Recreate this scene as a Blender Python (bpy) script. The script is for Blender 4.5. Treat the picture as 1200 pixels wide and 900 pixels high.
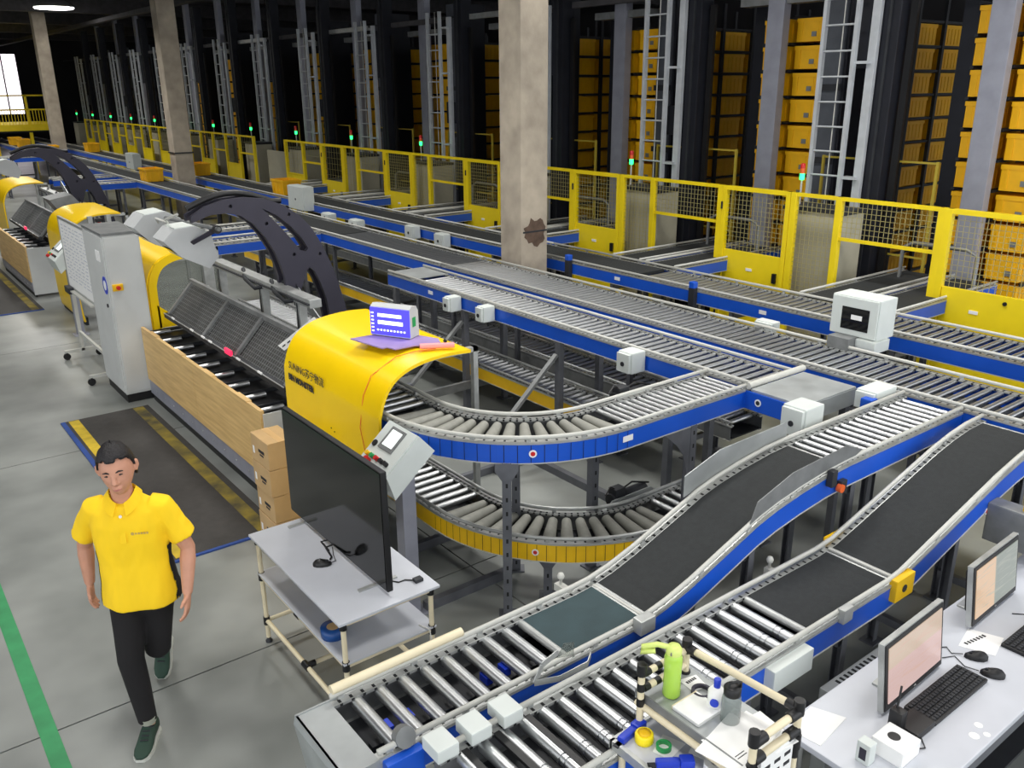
import bpy, bmesh, math, random
from mathutils import Vector, Matrix
random.seed(7)
for o in list(bpy.data.objects): bpy.data.objects.remove(o)
SC = bpy.context.scene
COL = SC.collection
PI = math.pi

# ------------------------------------------------------------------ camera
cam_d = bpy.data.cameras.new('camera')
cam = bpy.data.objects.new('camera', cam_d); COL.objects.link(cam)
cam_d.sensor_width = 36.0; cam_d.sensor_fit = 'HORIZONTAL'
cam_d.lens = 36.0*1012.75/1200.0
cam_d.clip_start = 0.05; cam_d.clip_end = 300
_yaw, _pitch, _roll = -0.655165, 0.333270, -0.00759869
def _cam_rot():
    cp, sp, cr, sr = math.cos(_pitch), math.sin(_pitch), math.cos(_roll), math.sin(_roll)
    f = Vector((0, cp, -sp)); u = Vector((0, sp, cp)); r = Vector((1, 0, 0))
    r, u = cr*r+sr*u, -sr*r+cr*u
    a = Vector((math.sin(_yaw), math.cos(_yaw), 0)); b = Vector((math.cos(_yaw), -math.sin(_yaw), 0))
    M = Matrix((b, a, (0, 0, 1)))
    f, u, r = M@f, M@u, M@r
    return Matrix((r, u, -f)).transposed()
cam.matrix_world = Matrix.Translation((0, 0, 3.4)) @ _cam_rot().to_4x4()
SC.camera = cam
# ------------------------------------------------------------------ view, world, lamps
SC.view_settings.view_transform = 'Standard'
SC.view_settings.look = 'None'
SC.view_settings.gamma = 1.0
SC.view_settings.use_curve_mapping = False
SC.view_settings.exposure = -0.42
W = bpy.data.worlds.new('world'); SC.world = W; W.use_nodes = True
W.node_tree.nodes['Background'].inputs[0].default_value = (0.94, 0.97, 1.0, 1)
W.node_tree.nodes['Background'].inputs[1].default_value = 2.9  # strong even fill, added to brighten upright faces through the open left and back
LAMP = 0.66
def strip_lamp(x, y, power, sx=0.8, sy=0.8, z=5.75, col=(1.0, 0.98, 0.94), spread=128):
    d = bpy.data.lights.new('strip_lamp', 'AREA'); d.shape = 'RECTANGLE'
    d.size = sx; d.size_y = sy; d.spread = math.radians(spread); d.energy = power*LAMP; d.color = col
    o = bpy.data.objects.new('strip_lamp', d); COL.objects.link(o); o.location = (x, y, z)
    return o
for yy in (1.2, 5.2, 9.2, 13.2):
    strip_lamp(0.9, yy, 100); strip_lamp(4.4, yy, 70 if yy < 2 else 150)
for yy in (18.0, 23.0, 29.7, 32.2, 38.0, 44.0):
    strip_lamp(1.0, yy, 120); strip_lamp(4.4, yy, 260 if 29 < yy < 33 else 200, spread=175 if 29 < yy < 33 else 128)
for yy, pw in ((0.6, 190), (4.2, 200), (8.0, 100), (14.0, 45), (20.0, 25)):
    strip_lamp(7.3, yy, pw, spread=150 if yy < 10 else 115)

# ------------------------------------------------------------------ helpers
def lin(c):
    c /= 255.0
    return c/12.92 if c <= 0.04045 else ((c+0.055)/1.055)**2.4
def rgb(r, g, b): return (lin(r), lin(g), lin(b), 1)
MATS = {}
def mat(name, col, rough=0.5, metal=0.0, var=0.0, scale=6.0, bump=0.0, bscale=40.0, stretch=None, col2=None, emit=None, estr=1.0,
        rvar=0.0, ramp=(0.3, 0.7), alpha=None, trans=0.0, coat=0.0):
    m = bpy.data.materials.new(name); m.use_nodes = True
    nt = m.node_tree; bs = nt.nodes['Principled BSDF']
    bs.inputs['Base Color'].default_value = col
    bs.inputs['Roughness'].default_value = rough; bs.inputs['Metallic'].default_value = metal
    if coat: bs.inputs['Coat Weight'].default_value = coat; bs.inputs['Coat Roughness'].default_value = 0.15
    tc = nt.nodes.new('ShaderNodeTexCoord'); mp = nt.nodes.new('ShaderNodeMapping')
    nt.links.new(tc.outputs['Object'], mp.inputs[0])
    if stretch: mp.inputs['Scale'].default_value = stretch
    if var or col2:
        nz = nt.nodes.new('ShaderNodeTexNoise'); nz.inputs['Scale'].default_value = scale; nz.inputs['Detail'].default_value = 3
        nt.links.new(mp.outputs[0], nz.inputs['Vector'])
        rp = nt.nodes.new('ShaderNodeValToRGB')
        c2 = col2 if col2 else tuple(max(0, col[i]*(1-var)) for i in range(3))+(1,)
        c1 = col if col2 else tuple(min(1, col[i]*(1+var)) for i in range(3))+(1,)
        rp.color_ramp.elements[0].color = c2; rp.color_ramp.elements[1].color = c1
        rp.color_ramp.elements[0].position = ramp[0]; rp.color_ramp.elements[1].position = ramp[1]
        nt.links.new(nz.outputs['Fac'], rp.inputs[0]); nt.links.new(rp.outputs[0], bs.inputs['Base Color'])
        if rvar:
            mr = nt.nodes.new('ShaderNodeMapRange')
            mr.inputs['To Min'].default_value = max(0, rough-rvar); mr.inputs['To Max'].default_value = min(1, rough+rvar)
            nt.links.new(nz.outputs['Fac'], mr.inputs['Value']); nt.links.new(mr.outputs[0], bs.inputs['Roughness'])
    if bump:
        n2 = nt.nodes.new('ShaderNodeTexNoise'); n2.inputs['Scale'].default_value = bscale
        nt.links.new(mp.outputs[0], n2.inputs['Vector'])
        b = nt.nodes.new('ShaderNodeBump'); b.inputs['Strength'].default_value = bump; b.inputs['Distance'].default_value = 0.01
        nt.links.new(n2.outputs['Fac'], b.inputs['Height']); nt.links.new(b.outputs[0], bs.inputs['Normal'])
    if emit:
        bs.inputs['Emission Color'].default_value = emit; bs.inputs['Emission Strength'].default_value = estr
    if trans: bs.inputs['Transmission Weight'].default_value = trans
    if alpha is not None: bs.inputs['Alpha'].default_value = alpha
    MATS[name] = m
    return m

class MB:
    def __init__(s): s.v = []; s.f = []; s.sm = []; s.mi = []
    def add(s, vs, fs, smooth=False, mi=0):
        n = len(s.v); s.v += [tuple(p) for p in vs]
        for q in fs:
            s.f.append(tuple(i+n for i in q)); s.sm.append(smooth); s.mi.append(mi)
        return s
    def box(s, x0, x1, y0, y1, z0, z1, mi=0):
        vs = [(x, y, z) for z in (z0, z1) for y in (y0, y1) for x in (x0, x1)]
        return s.add(vs, [(0, 2, 3, 1), (4, 5, 7, 6), (0, 1, 5, 4), (2, 6, 7, 3), (0, 4, 6, 2), (1, 3, 7, 5)], mi=mi)
    def cbox(s, x0, x1, y0, y1, z0, z1, b=0.008, mi=0):
        # box with chamfered edges
        bm = bmesh.new(); bmesh.ops.create_cube(bm, size=1)
        for v in bm.verts:
            v.co = Vector(((x0+x1)/2+v.co.x*(x1-x0), (y0+y1)/2+v.co.y*(y1-y0), (z0+z1)/2+v.co.z*(z1-z0)))
        b = min(b, 0.3*min(abs(x1-x0), abs(y1-y0), abs(z1-z0)))
        bmesh.ops.bevel(bm, geom=bm.edges[:], offset=b, segments=2, affect='EDGES', profile=0.7)
        bm.verts.index_update()
        s.add([v.co[:] for v in bm.verts], [[v.index for v in f.verts] for f in bm.faces], mi=mi); bm.free(); return s
    def frame(s, p0, p1):
        d = (Vector(p1)-Vector(p0)); L = d.length; d.normalize()
        up = Vector((0, 0, 1)) if abs(d.z) < 0.95 else Vector((1, 0, 0))
        a = d.cross(up).normalized(); b = a.cross(d).normalized()
        return d, a, b, L
    def cyl(s, p0, p1, r, n=10, r2=None, mi=0, cap=True, smooth=True):
        r2 = r if r2 is None else r2
        d, a, b, L = s.frame(p0, p1); p0 = Vector(p0); p1 = Vector(p1)
        vs = []
        for p, rr in ((p0, r), (p1, r2)):
            for k in range(n):
                t = 2*PI*k/n; vs.append(p+a*math.cos(t)*rr+b*math.sin(t)*rr)
        s.add(vs, [(k, (k+1) % n, n+(k+1) % n, n+k) for k in range(n)], smooth, mi)
        if cap: s.add(vs, [tuple(range(n-1, -1, -1)), tuple(range(n, 2*n))], False, mi)
        return s
    def bar(s, p0, p1, w, h, mi=0):
        # rectangular bar, w across, h in the upright direction
        d, a, b, L = s.frame(p0, p1); p0 = Vector(p0); p1 = Vector(p1); vs = []
        for p in (p0, p1):
            for (i, j) in ((-1, -1), (1, -1), (1, 1), (-1, 1)): vs.append(p+a*i*w/2+b*j*h/2)
        return s.add(vs, [(0, 1, 2, 3), (7, 6, 5, 4), (0, 4, 5, 1), (1, 5, 6, 2), (2, 6, 7, 3), (3, 7, 4, 0)], mi=mi)
    def tube(s, pts, r, n=8, mi=0, closed=False):
        pts = [Vector(p) for p in pts]; N = len(pts); vs = []; prev = None
        for i, p in enumerate(pts):
            if closed: t = pts[(i+1) % N]-pts[i-1]
            else: t = pts[min(i+1, N-1)]-pts[max(i-1, 0)]
            t.normalize()
            up = prev if prev is not None else (Vector((0, 0, 1)) if abs(t.z) < 0.9 else Vector((1, 0, 0)))
            a = t.cross(up)
            if a.length < 1e-4: a = t.orthogonal()
            a.normalize(); b = a.cross(t).normalized(); prev = b
            rr = r[i] if isinstance(r, (list, tuple)) else r
            for k in range(n):
                q = 2*PI*k/n; vs.append(p+a*math.cos(q)*rr+b*math.sin(q)*rr)
        fs = []
        for i in range(N if closed else N-1):
            j = (i+1) % N
            fs += [(i*n+k, i*n+(k+1) % n, j*n+(k+1) % n, j*n+k) for k in range(n)]
        s.add(vs, fs, True, mi)
        if not closed: s.add(vs, [tuple(range(n-1, -1, -1)), tuple(range((N-1)*n, N*n))], False, mi)
        return s
    def lathe(s, c, prof, n=16, axis=(0, 0, 1), mi=0, smooth=True):
        c = Vector(c); ax = Vector(axis).normalized(); a = ax.orthogonal().normalized(); b = ax.cross(a); vs = []
        for (r, h) in prof:
            for k in range(n):
                t = 2*PI*k/n; vs.append(c+ax*h+a*math.cos(t)*r+b*math.sin(t)*r)
        fs = []
        for i in range(len(prof)-1): fs += [(i*n+k, i*n+(k+1) % n, (i+1)*n+(k+1) % n, (i+1)*n+k) for k in range(n)]
        s.add(vs, fs, smooth, mi)
        m = (len(prof)-1)*n
        s.add(vs, [tuple(range(n-1, -1, -1)), tuple(range(m, m+n))], False, mi)
        return s
    def prism(s, poly, vec, mi=0):
        vec = Vector(vec); n = len(poly); vs = [Vector(p) for p in poly]+[Vector(p)+vec for p in poly]
        return s.add(vs, [tuple(range(n-1, -1, -1)), tuple(range(n, 2*n))]+[(k, (k+1) % n, n+(k+1) % n, n+k) for k in range(n)], mi=mi)
    def sweep(s, sec, path, mi=0, smooth=False, lat=None):
        N = len(path); m = len(sec); P = [Vector(p) for p in path]; vs = []
        for i in range(N):
            t = P[min(i+1, N-1)]-P[max(i-1, 0)]; t.z = 0; t.normalize()
            l = Vector((-t.y, t.x, 0))
            if lat is not None: l = Vector(lat)
            for (u, w) in sec: vs.append(P[i]+l*u+Vector((0, 0, w)))
        fs = []
        for i in range(N-1): fs += [(i*m+k, i*m+(k+1) % m, (i+1)*m+(k+1) % m, (i+1)*m+k) for k in range(m)]
        fs += [tuple(range(m-1, -1, -1)), tuple(range((N-1)*m, N*m))]
        return s.add(vs, fs, smooth, mi)
    def shell(s, prof, y0, y1, th, mi=0):
        # sheet following an XZ profile, extruded along Y, with thickness; the profile is rounded off first
        q = []
        for i in range(len(prof)-1):
            p0, p1, p2, p3 = [Vector(prof[max(0, min(len(prof)-1, i+d))]) for d in (-1, 0, 1, 2)]
            for t in (0, 0.25, 0.5, 0.75): q.append(0.5*((2*p1)+(p2-p0)*t+(2*p0-5*p1+4*p2-p3)*t*t+(3*p1-p0-3*p2+p3)*t**3))
        prof = q+[Vector(prof[-1])]
        n = len(prof); off = []
        for i in range(n):
            a = Vector(prof[max(i-1, 0)]); b = Vector(prof[min(i+1, n-1)]); t = (b-a).normalized(); off.append(Vector((t.y, -t.x))*th)
        ring = [Vector(p) for p in prof]+[Vector(prof[i])+off[i] for i in range(n-1, -1, -1)]
        m = 2*n; vs = [(p.x, y0, p.y) for p in ring]+[(p.x, y1, p.y) for p in ring]
        fs = [(k, (k+1) % m, m+(k+1) % m, m+k) for k in range(m)]
        s.add(vs, fs, True, mi)
        caps = [(i, i+1, m-2-i, m-1-i) for i in range(n-1)]
        s.add(vs, caps+[tuple(m+q for q in c[::-1]) for c in caps], False, mi)
        return s
    def xform(s, M):
        s.v = [tuple(M@Vector(p)) for p in s.v]; return s
    def mesh(s, name, off=(0, 0, 0)):
        me = bpy.data.meshes.new(name)
        vs = [(p[0]-off[0], p[1]-off[1], p[2]-off[2]) for p in s.v]
        me.from_pydata(vs, [], s.f)
        me.polygons.foreach_set('use_smooth', s.sm); me.polygons.foreach_set('material_index', s.mi)
        bm = bmesh.new(); bm.from_mesh(me)
        bmesh.ops.recalc_face_normals(bm, faces=bm.faces[:]); bm.to_mesh(me); bm.free()
        me.update(); return me

OFF = {}
def thing(name, label, cat, loc=(0, 0, 0), group=None, rot=0.0):
    o = bpy.data.objects.new(name, None); COL.objects.link(o); o.empty_display_size = 0.1
    o.location = loc; o.rotation_euler = (0, 0, rot); OFF[o.name] = tuple(loc)
    o['label'] = label; o['category'] = cat
    if group: o['group'] = group
    return o
def setmats(me, m):
    for x in (m if isinstance(m, (list, tuple)) else [m]): me.materials.append(x)
def obj(name, mb, m, parent=None, label=None, kind=None, local=False):
    off = (0, 0, 0)
    if parent is not None and not local: off = OFF[parent.name]
    me = mb.mesh(name, off); setmats(me, m)
    o = bpy.data.objects.new(name, me); COL.objects.link(o)
    if parent is not None: o.parent = parent; OFF[o.name] = off
    else: OFF[o.name] = (0, 0, 0)
    if label: o['label'] = label
    if kind: o['kind'] = kind
    return o
def solid(name, mb, m, label, cat, base=None, group=None, kind=None):
    # a thing that is one mesh, origin at its base
    if base is None:
        xs = [p[0] for p in mb.v]; ys = [p[1] for p in mb.v]; zs = [p[2] for p in mb.v]
        base = ((min(xs)+max(xs))/2, (min(ys)+max(ys))/2, min(zs))
    me = mb.mesh(name, base); setmats(me, m)
    o = bpy.data.objects.new(name, me); COL.objects.link(o); o.location = base; OFF[o.name] = tuple(base)
    o['label'] = label; o['category'] = cat
    if group: o['group'] = group
    if kind: o['kind'] = kind
    return o
def struct(name, mb, m, parent=None):
    o = obj(name, mb, m, parent)
    if parent is None: o['kind'] = 'structure'
    return o
def inst(name, me, parent, loc, rot=(0, 0, 0), scale=None, label=None):
    # a piece that shares its mesh, placed at a world position under its parent
    o = bpy.data.objects.new(name, me); COL.objects.link(o); o.parent = parent
    f = OFF[parent.name]; o.location = (loc[0]-f[0], loc[1]-f[1], loc[2]-f[2]); o.rotation_euler = rot
    if scale: o.scale = scale
    OFF[o.name] = tuple(loc)
    if label: o['label'] = label
    return o
def eval_mesh(o, name):
    dg = bpy.context.evaluated_depsgraph_get(); dg.update()
    me = bpy.data.meshes.new_from_object(o.evaluated_get(dg)); me.name = name
    return me
def plate2d(loops, depth, name):
    # filled 2D outline (first loop) with holes, extruded symmetric about z=0
    cu = bpy.data.curves.new('tmp', 'CURVE'); cu.dimensions = '2D'; cu.fill_mode = 'BOTH'; cu.extrude = depth/2
    for lp in loops:
        sp = cu.splines.new('POLY'); sp.points.add(len(lp)-1); sp.use_cyclic_u = True
        for i, p in enumerate(lp): sp.points[i].co = (p[0], p[1], 0, 1)
    o = bpy.data.objects.new('tmp', cu); COL.objects.link(o); me = eval_mesh(o, name)
    bpy.data.objects.remove(o); bpy.data.curves.remove(cu); return me
def text_mesh(body, size, name='lettering', ext=0.001, bold=0.0, align='LEFT'):
    cu = bpy.data.curves.new('tmp', 'FONT'); cu.body = body; cu.size = size; cu.extrude = ext; cu.offset = bold; cu.align_x = align
    cu.resolution_u = 2
    o = bpy.data.objects.new('tmp', cu); COL.objects.link(o); me = eval_mesh(o, name)
    bpy.data.objects.remove(o); bpy.data.curves.remove(cu); return me
def text_part(body, size, pos, xdir, ydir, m, parent, bold=0.0, name='lettering', label=None, sx=1.0):
    me = text_mesh(body, size, name, bold=bold)
    x = Vector(xdir).normalized(); y = Vector(ydir).normalized(); z = x.cross(y)
    R = Matrix((x, y, z)).transposed(); f = OFF[parent.name]
    for v in me.vertices:
        c = v.co.copy(); c.x *= sx
        v.co = R@c+Vector(pos)-Vector(f)
    me.materials.clear(); me.materials.append(m)
    o = bpy.data.objects.new(name, me); COL.objects.link(o); o.parent = parent; OFF[o.name] = f
    if label: o['label'] = label
    return o

# ------------------------------------------------------------------ materials
M_conc = mat('concrete_floor', rgb(156, 159, 155), 0.34, 0, col2=rgb(84, 88, 85), scale=1.3, ramp=(0.1, 0.85))
M_joint = mat('floor_joint', rgb(60, 60, 58), 0.9)
M_ceil = mat('dark_ceiling', rgb(72, 69, 77), 0.9, var=0.3, scale=0.6)
M_beam = mat('ceiling_beam', rgb(70, 68, 70), 0.8, var=0.2)
M_wall = mat('dark_wall', rgb(58, 56, 58), 0.9, var=0.2, scale=0.5)
M_col = mat('concrete_column', rgb(188, 176, 158), 0.85, col2=rgb(146, 136, 122), scale=2.5, bump=0.2, bscale=30)
M_stain = mat('damp_stain', rgb(92, 74, 62), 0.9, var=0.25, scale=12)
M_blue = mat('blue_channel', rgb(14, 82, 196), 0.42, var=0.08, scale=3, coat=0.15)
M_yel = mat('yellow_channel', rgb(236, 188, 8), 0.45, var=0.1, scale=4)
M_alu = mat('aluminium_profile', rgb(178, 180, 178), 0.42, 0.55, var=0.12, scale=14, rvar=0.1)
M_rowd = mat('dim_roller_row', rgb(92, 94, 96), 0.5, 0.5)  # darker roller steel, dimness at the grazing far view put into the colour
M_alud = mat('dull_aluminium', rgb(128, 130, 130), 0.5, 0.4, var=0.15, scale=10)
M_white = mat('white_rail', rgb(190, 190, 183), 0.45, var=0.05, scale=9)
M_chrome = mat('steel_roller', rgb(196, 198, 199), 0.36, 0.95)
M_rollg = mat('grey_roller_sleeve', rgb(142, 142, 134), 0.6, var=0.12, scale=14)
M_steel = mat('steel_leg', rgb(104, 106, 112), 0.5, 0.35, var=0.14, scale=8)
M_dark = mat('dark_steel', rgb(44, 46, 50), 0.55, 0.2, var=0.2, scale=6)
M_black = mat('black_plastic', rgb(18, 18, 20), 0.45, var=0.2)
M_slot = mat('slot_shadow', rgb(24, 26, 28), 0.8)
M_belt = mat('black_belt', rgb(36, 39, 40), 0.85, var=0.14, scale=30, bump=0.25, bscale=300)
M_beltg = mat('green_belt', rgb(46, 66, 70), 0.75, var=0.12, scale=8, bump=0.1, bscale=200)
M_sheet = mat('galvanised_sheet', rgb(168, 172, 172), 0.45, 0.45, var=0.12, scale=5, rvar=0.12)
M_jb = mat('light_grey_box', rgb(206, 212, 208), 0.5, var=0.04)
M_cab = mat('cabinet_paint', rgb(196, 198, 196), 0.5, var=0.05, scale=3, bump=0.02)
M_hood = mat('yellow_hood', rgb(250, 208, 2), 0.34, var=0.04, scale=2, coat=0.12)
M_fence = mat('yellow_fence', rgb(240, 212, 20), 0.45, var=0.06, scale=3)
M_dimy = mat('dull_yellow_paint', rgb(170, 150, 50), 0.6)
M_wire = mat('wire_mesh', rgb(176, 166, 110), 0.5, 0.2)
M_tote = mat('yellow_tote', rgb(236, 178, 10), 0.5, var=0.08, scale=5)
M_rackp = mat('rack_post', rgb(150, 152, 164), 0.5, 0.3, var=0.08)
M_wood = mat('wood_panel', rgb(222, 188, 126), 0.5, col2=rgb(196, 160, 104), scale=4, stretch=(1, 0.6, 9))
M_card = mat('cardboard', rgb(190, 158, 112), 0.8, var=0.06, scale=6)
M_tape = mat('packing_tape', rgb(206, 170, 118), 0.35)
M_paper = mat('paper', rgb(236, 236, 234), 0.7, var=0.02)
M_ink = mat('ink', rgb(40, 40, 44), 0.7)
M_mat = mat('rubber_mat', rgb(58, 56, 54), 0.8, var=0.12, scale=12, bump=0.3, bscale=150)
M_maty = mat('mat_yellow', rgb(196, 168, 40), 0.75, var=0.25, scale=7)
M_matyw = mat('mat_yellow_worn', rgb(150, 132, 44), 0.8, col2=rgb(70, 66, 48), scale=5)
M_matb = mat('mat_blue', rgb(38, 70, 140), 0.75, var=0.15)
M_green = mat('green_tape', rgb(52, 142, 88), 0.5, var=0.12, scale=8)
M_cream = mat('cream_pipe', rgb(224, 212, 180), 0.4, var=0.04)
M_desk = mat('desk_top', rgb(194, 197, 204), 0.35, var=0.03)
M_screen = mat('tv_glass', rgb(12, 13, 14), 0.08)
M_red = mat('red_plastic', rgb(196, 30, 28), 0.4)
M_org = mat('orange_plastic', rgb(226, 100, 40), 0.45)
M_gbtn = mat('green_button', rgb(40, 150, 80), 0.35)
M_bluep = mat('blue_plastic', rgb(30, 60, 190), 0.35, var=0.1)
M_lampg = mat('beacon_green', rgb(60, 240, 140), 0.4, emit=(0.02, 1.0, 0.16, 1), estr=5)
M_lampw = mat('lamp_glow', rgb(255, 255, 255), 0.4, emit=(1, 0.98, 0.95, 1), estr=14)
M_win = mat('daylight_pane', rgb(250, 240, 246), 0.4, emit=(1, 0.92, 0.97, 1), estr=3.0)
M_arch = mat('arch_plate', rgb(54, 52, 64), 0.5, 0.3, var=0.08, scale=5)
M_cam = mat('camera_housing', rgb(188, 190, 190), 0.5, var=0.04)
M_mast = mat('crane_mast', rgb(30, 32, 40), 0.5, 0.3, var=0.15)
M_lad = mat('ladder_aluminium', rgb(190, 194, 198), 0.45, 0.2, var=0.1)
M_cabg = mat('control_cabinet', rgb(176, 172, 152), 0.6, var=0.06)
def clear_mat(name, col, amount, rough=0.1):
    m = bpy.data.materials.new(name); m.use_nodes = True; nt = m.node_tree; out = nt.nodes['Material Output']
    tr = nt.nodes.new('ShaderNodeBsdfTransparent'); tr.inputs[0].default_value = (0.88, 0.9, 0.88, 1)
    df = nt.nodes['Principled BSDF']; df.inputs['Base Color'].default_value = col; df.inputs['Roughness'].default_value = rough; df.inputs['Specular IOR Level'].default_value = 0.2
    mx_ = nt.nodes.new('ShaderNodeMixShader'); mx_.inputs[0].default_value = amount
    nt.links.new(tr.outputs[0], mx_.inputs[1]); nt.links.new(df.outputs[0], mx_.inputs[2]); nt.links.new(mx_.outputs[0], out.inputs[0])
    MATS[name] = m
    return m
M_glass = clear_mat('clear_sheet', rgb(126, 128, 124), 0.25, 0.7)

# ================================================================== SETTING
ORD = ['first', 'second', 'third', 'fourth', 'fifth', 'sixth', 'seventh', 'eighth', 'ninth', 'tenth', 'eleventh', 'twelfth', 'thirteenth', 'fourteenth', 'fifteenth', 'sixteenth']
fl = struct('floor', MB().box(-8, 24, -4, 64, -0.12, -0.012), M_joint)
xs = [-8, 3.2, 8.6, 16, 24]; ys = [-4, 0.5, 4.69, 8.88, 13.07, 17.26, 21.45, 25.64, 34, 42.4, 50.8, 64]
for i in range(len(xs)-1):
    for j in range(len(ys)-1):
        obj('slab', MB().box(xs[i]+.006, xs[i+1]-.006, ys[j]+.006, ys[j+1]-.006, -0.012, 0), M_conc, fl)
struct('ceiling', MB().box(-8, 24, -4, 64, 6.3, 6.5), M_ceil)
for i, y in enumerate((21.7, 28.3, 34.9, 41.5, 48.1, 54.7)):
    struct('trim_%d' % (i+1), MB().box(-8, 24, y-0.2, y+0.2, 5.85, 6.3), M_beam)
struct('trim_7', MB().cyl((3.5, 4, 5.7), (3.5, 63, 5.7), 0.05, 8), M_beam)
struct('trim_8', MB().cyl((-1.5, 4, 5.5), (-1.5, 63, 5.5), 0.07, 8), M_beam)
struct('trim_9', MB().box(8.3, 8.5, 4, 63, 5.5, 5.62), M_beam)
struct('wall_right', MB().box(23.7, 24, -4, 64, 0, 6.3), M_wall)
struct('wall_left_light_block', MB().box(-8.2, -8, 11, 64, 0, 6.3), M_wall)  # unseen wall, added to keep world light off the far racks and columns
wf = MB()
wf.box(-8, 8.9, 63.7, 64, 0, 6.3); wf.box(10.6, 24, 63.7, 64, 0, 6.3); wf.box(8.9, 10.6, 63.7, 64, 0, 1.9); wf.box(8.9, 10.6, 63.7, 64, 5.4, 6.3)
struct('wall_far', wf, M_wall)
wi = struct('window_1', MB().box(8.9, 10.6, 63.85, 63.9, 1.9, 5.4), M_win)
for x in (8.9, 9.72, 10.55): obj('window_frame', MB().box(x, x+0.06, 63.65, 63.85, 1.9, 5.4), M_beam, wi)
# columns
for i, (y, lb) in enumerate(((8.42, 'square concrete column nearest the camera, damp stain low down, beside the main conveyor'),
                             (21.75, 'square concrete column standing between the two long conveyors, second nearest'),
                             (35.6, 'slim looking concrete column far off under the round ceiling lamp'))):
    t = thing('column', lb, 'column', (6.84, y+0.21, 0), 'concrete columns')
    obj('shaft', MB().cbox(6.63, 7.05, y, y+0.42, 0, 6.29, 0.015), M_col, t)
    if i == 0:
        # ragged damp patch on the face towards the camera
        rnd = random.Random(3); pts = []
        for k in range(22):
            a = 2*PI*k/22; rr = 1+rnd.uniform(-.22, .22); pts.append((6.86+0.165*math.cos(a)*rr, y-0.002, 1.66+0.17*math.sin(a)*rr))
        obj('damp_patch', MB().prism(pts, (0, -0.002, 0)), M_stain, t, 'ragged brown damp patch')
        obj('crack_line', MB().box(6.66, 7.04, y-0.006, y+0.001, 1.655, 1.675), M_dark, t)
    if i == 1:
        obj('band', MB().box(6.61, 7.07, y-0.02, y+0.44, 1.9, 1.93), M_dark, t)
# round high bay lamp
t = thing('ceiling_lamp', 'round glowing high bay lamp under the ceiling near the far column', 'lamp', (6.95, 33.5, 5.9))
obj('reflector', MB().lathe((6.95, 33.5, 5.9), [(0.62, 0), (0.6, 0.08), (0.3, 0.25), (0.14, 0.3), (0.1, 0.4)], 24), M_alu, t)
obj('lens', MB().lathe((6.95, 33.5, 5.86), [(0.57, 0.0), (0.6, 0.03)], 24), M_lampw, t)
# floor markings and mats
solid('floor_tape', MB().box(0.285, 0.375, -2, 9.5, 0.0005, 0.002), M_green, 'green tape line stuck along the grey floor left of the walking man', 'floor marking')
def floor_mat(name, label, x0, x1, y0, y1):
    t = thing(name, label, 'mat', ((x0+x1)/2, (y0+y1)/2, 0), 'rubber mats')
    obj('rubber_sheet', MB().cbox(x0, x1, y0, y1, 0.0005, 0.012, 0.004), M_mat, t)
    obj('yellow_stripe', MB().box(x0+0.03, x0+0.13, y0+0.02, y1-0.02, 0.012, 0.014), M_maty, t)
    obj('yellow_stripe', MB().box(x1-0.17, x1-0.06, y0+0.02, y1-0.02, 0.012, 0.014), M_matyw, t, 'worn yellow stripe')
    e = MB().box(x0-0.045, x0, y0, y1, 0.0005, 0.013); e.box(x0-0.045, x1, y0-0.03, y0, 0.0005, 0.013)
    obj('blue_border', e, M_matb, t)
floor_mat('floor_mat', 'dark rubber mat with yellow stripes in front of the nearest wooden panel', 1.46, 2.32, 6.13, 9.78)
floor_mat('floor_mat', 'dark rubber mat with yellow stripes at the far picking station on the left', 1.46, 2.32, 15.5, 21)

# ================================================================== TOTES
def tote_mb(L=0.60, Wd=0.40, Hh=0.30):
    m = MB(); t = 0.014
    a, b = L/2, Wd/2; k = 0.93
    # tapering walls, open top
    bot = [(-a*k, -b*k), (a*k, -b*k), (a*k, b*k), (-a*k, b*k)]; top = [(-a, -b), (a, -b), (a, b), (-a, b)]
    ib = [(x-math.copysign(t, x), y-math.copysign(t, y)) for x, y in bot]; it = [(x-math.copysign(t, x), y-math.copysign(t, y)) for x, y in top]
    vs = [(x, y, 0) for x, y in bot]+[(x, y, Hh) for x, y in top]+[(x, y, Hh) for x, y in it]+[(x, y, 0.02) for x, y in ib]
    fs = [(3, 2, 1, 0)]+[(i, (i+1) % 4, 4+(i+1) % 4, 4+i) for i in range(4)]+[(4+i, 4+(i+1) % 4, 8+(i+1) % 4, 8+i) for i in range(4)]+[(8+i, 8+(i+1) % 4, 12+(i+1) % 4, 12+i) for i in range(4)]+[(12, 13, 14, 15)]
    m.add(vs, fs)
    r = 0.012
    m.box(-a-r, a+r, -b-r, -b+0.002, Hh-0.04, Hh); m.box(-a-r, a+r, b-0.002, b+r, Hh-0.04, Hh)
    m.box(-a-r, -a+0.002, -b, b, Hh-0.04, Hh); m.box(a-0.002, a+r, -b, b, Hh-0.04, Hh)
    for x in (-0.62*a, 0, 0.62*a):
        for s in (-1, 1): m.box(x-0.012, x+0.012, s*b*0.955-0.012, s*b*0.955+0.012, 0.02, Hh-0.04)
    for y in (-0.5*b, 0.5*b):
        for s in (-1, 1): m.box(s*a*0.955-0.012, s*a*0.955+0.012, y-0.012, y+0.012, 0.02, Hh-0.04)
    return m
tote_me = tote_mb().mesh('tote'); tote_me.materials.append(M_tote)
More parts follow.
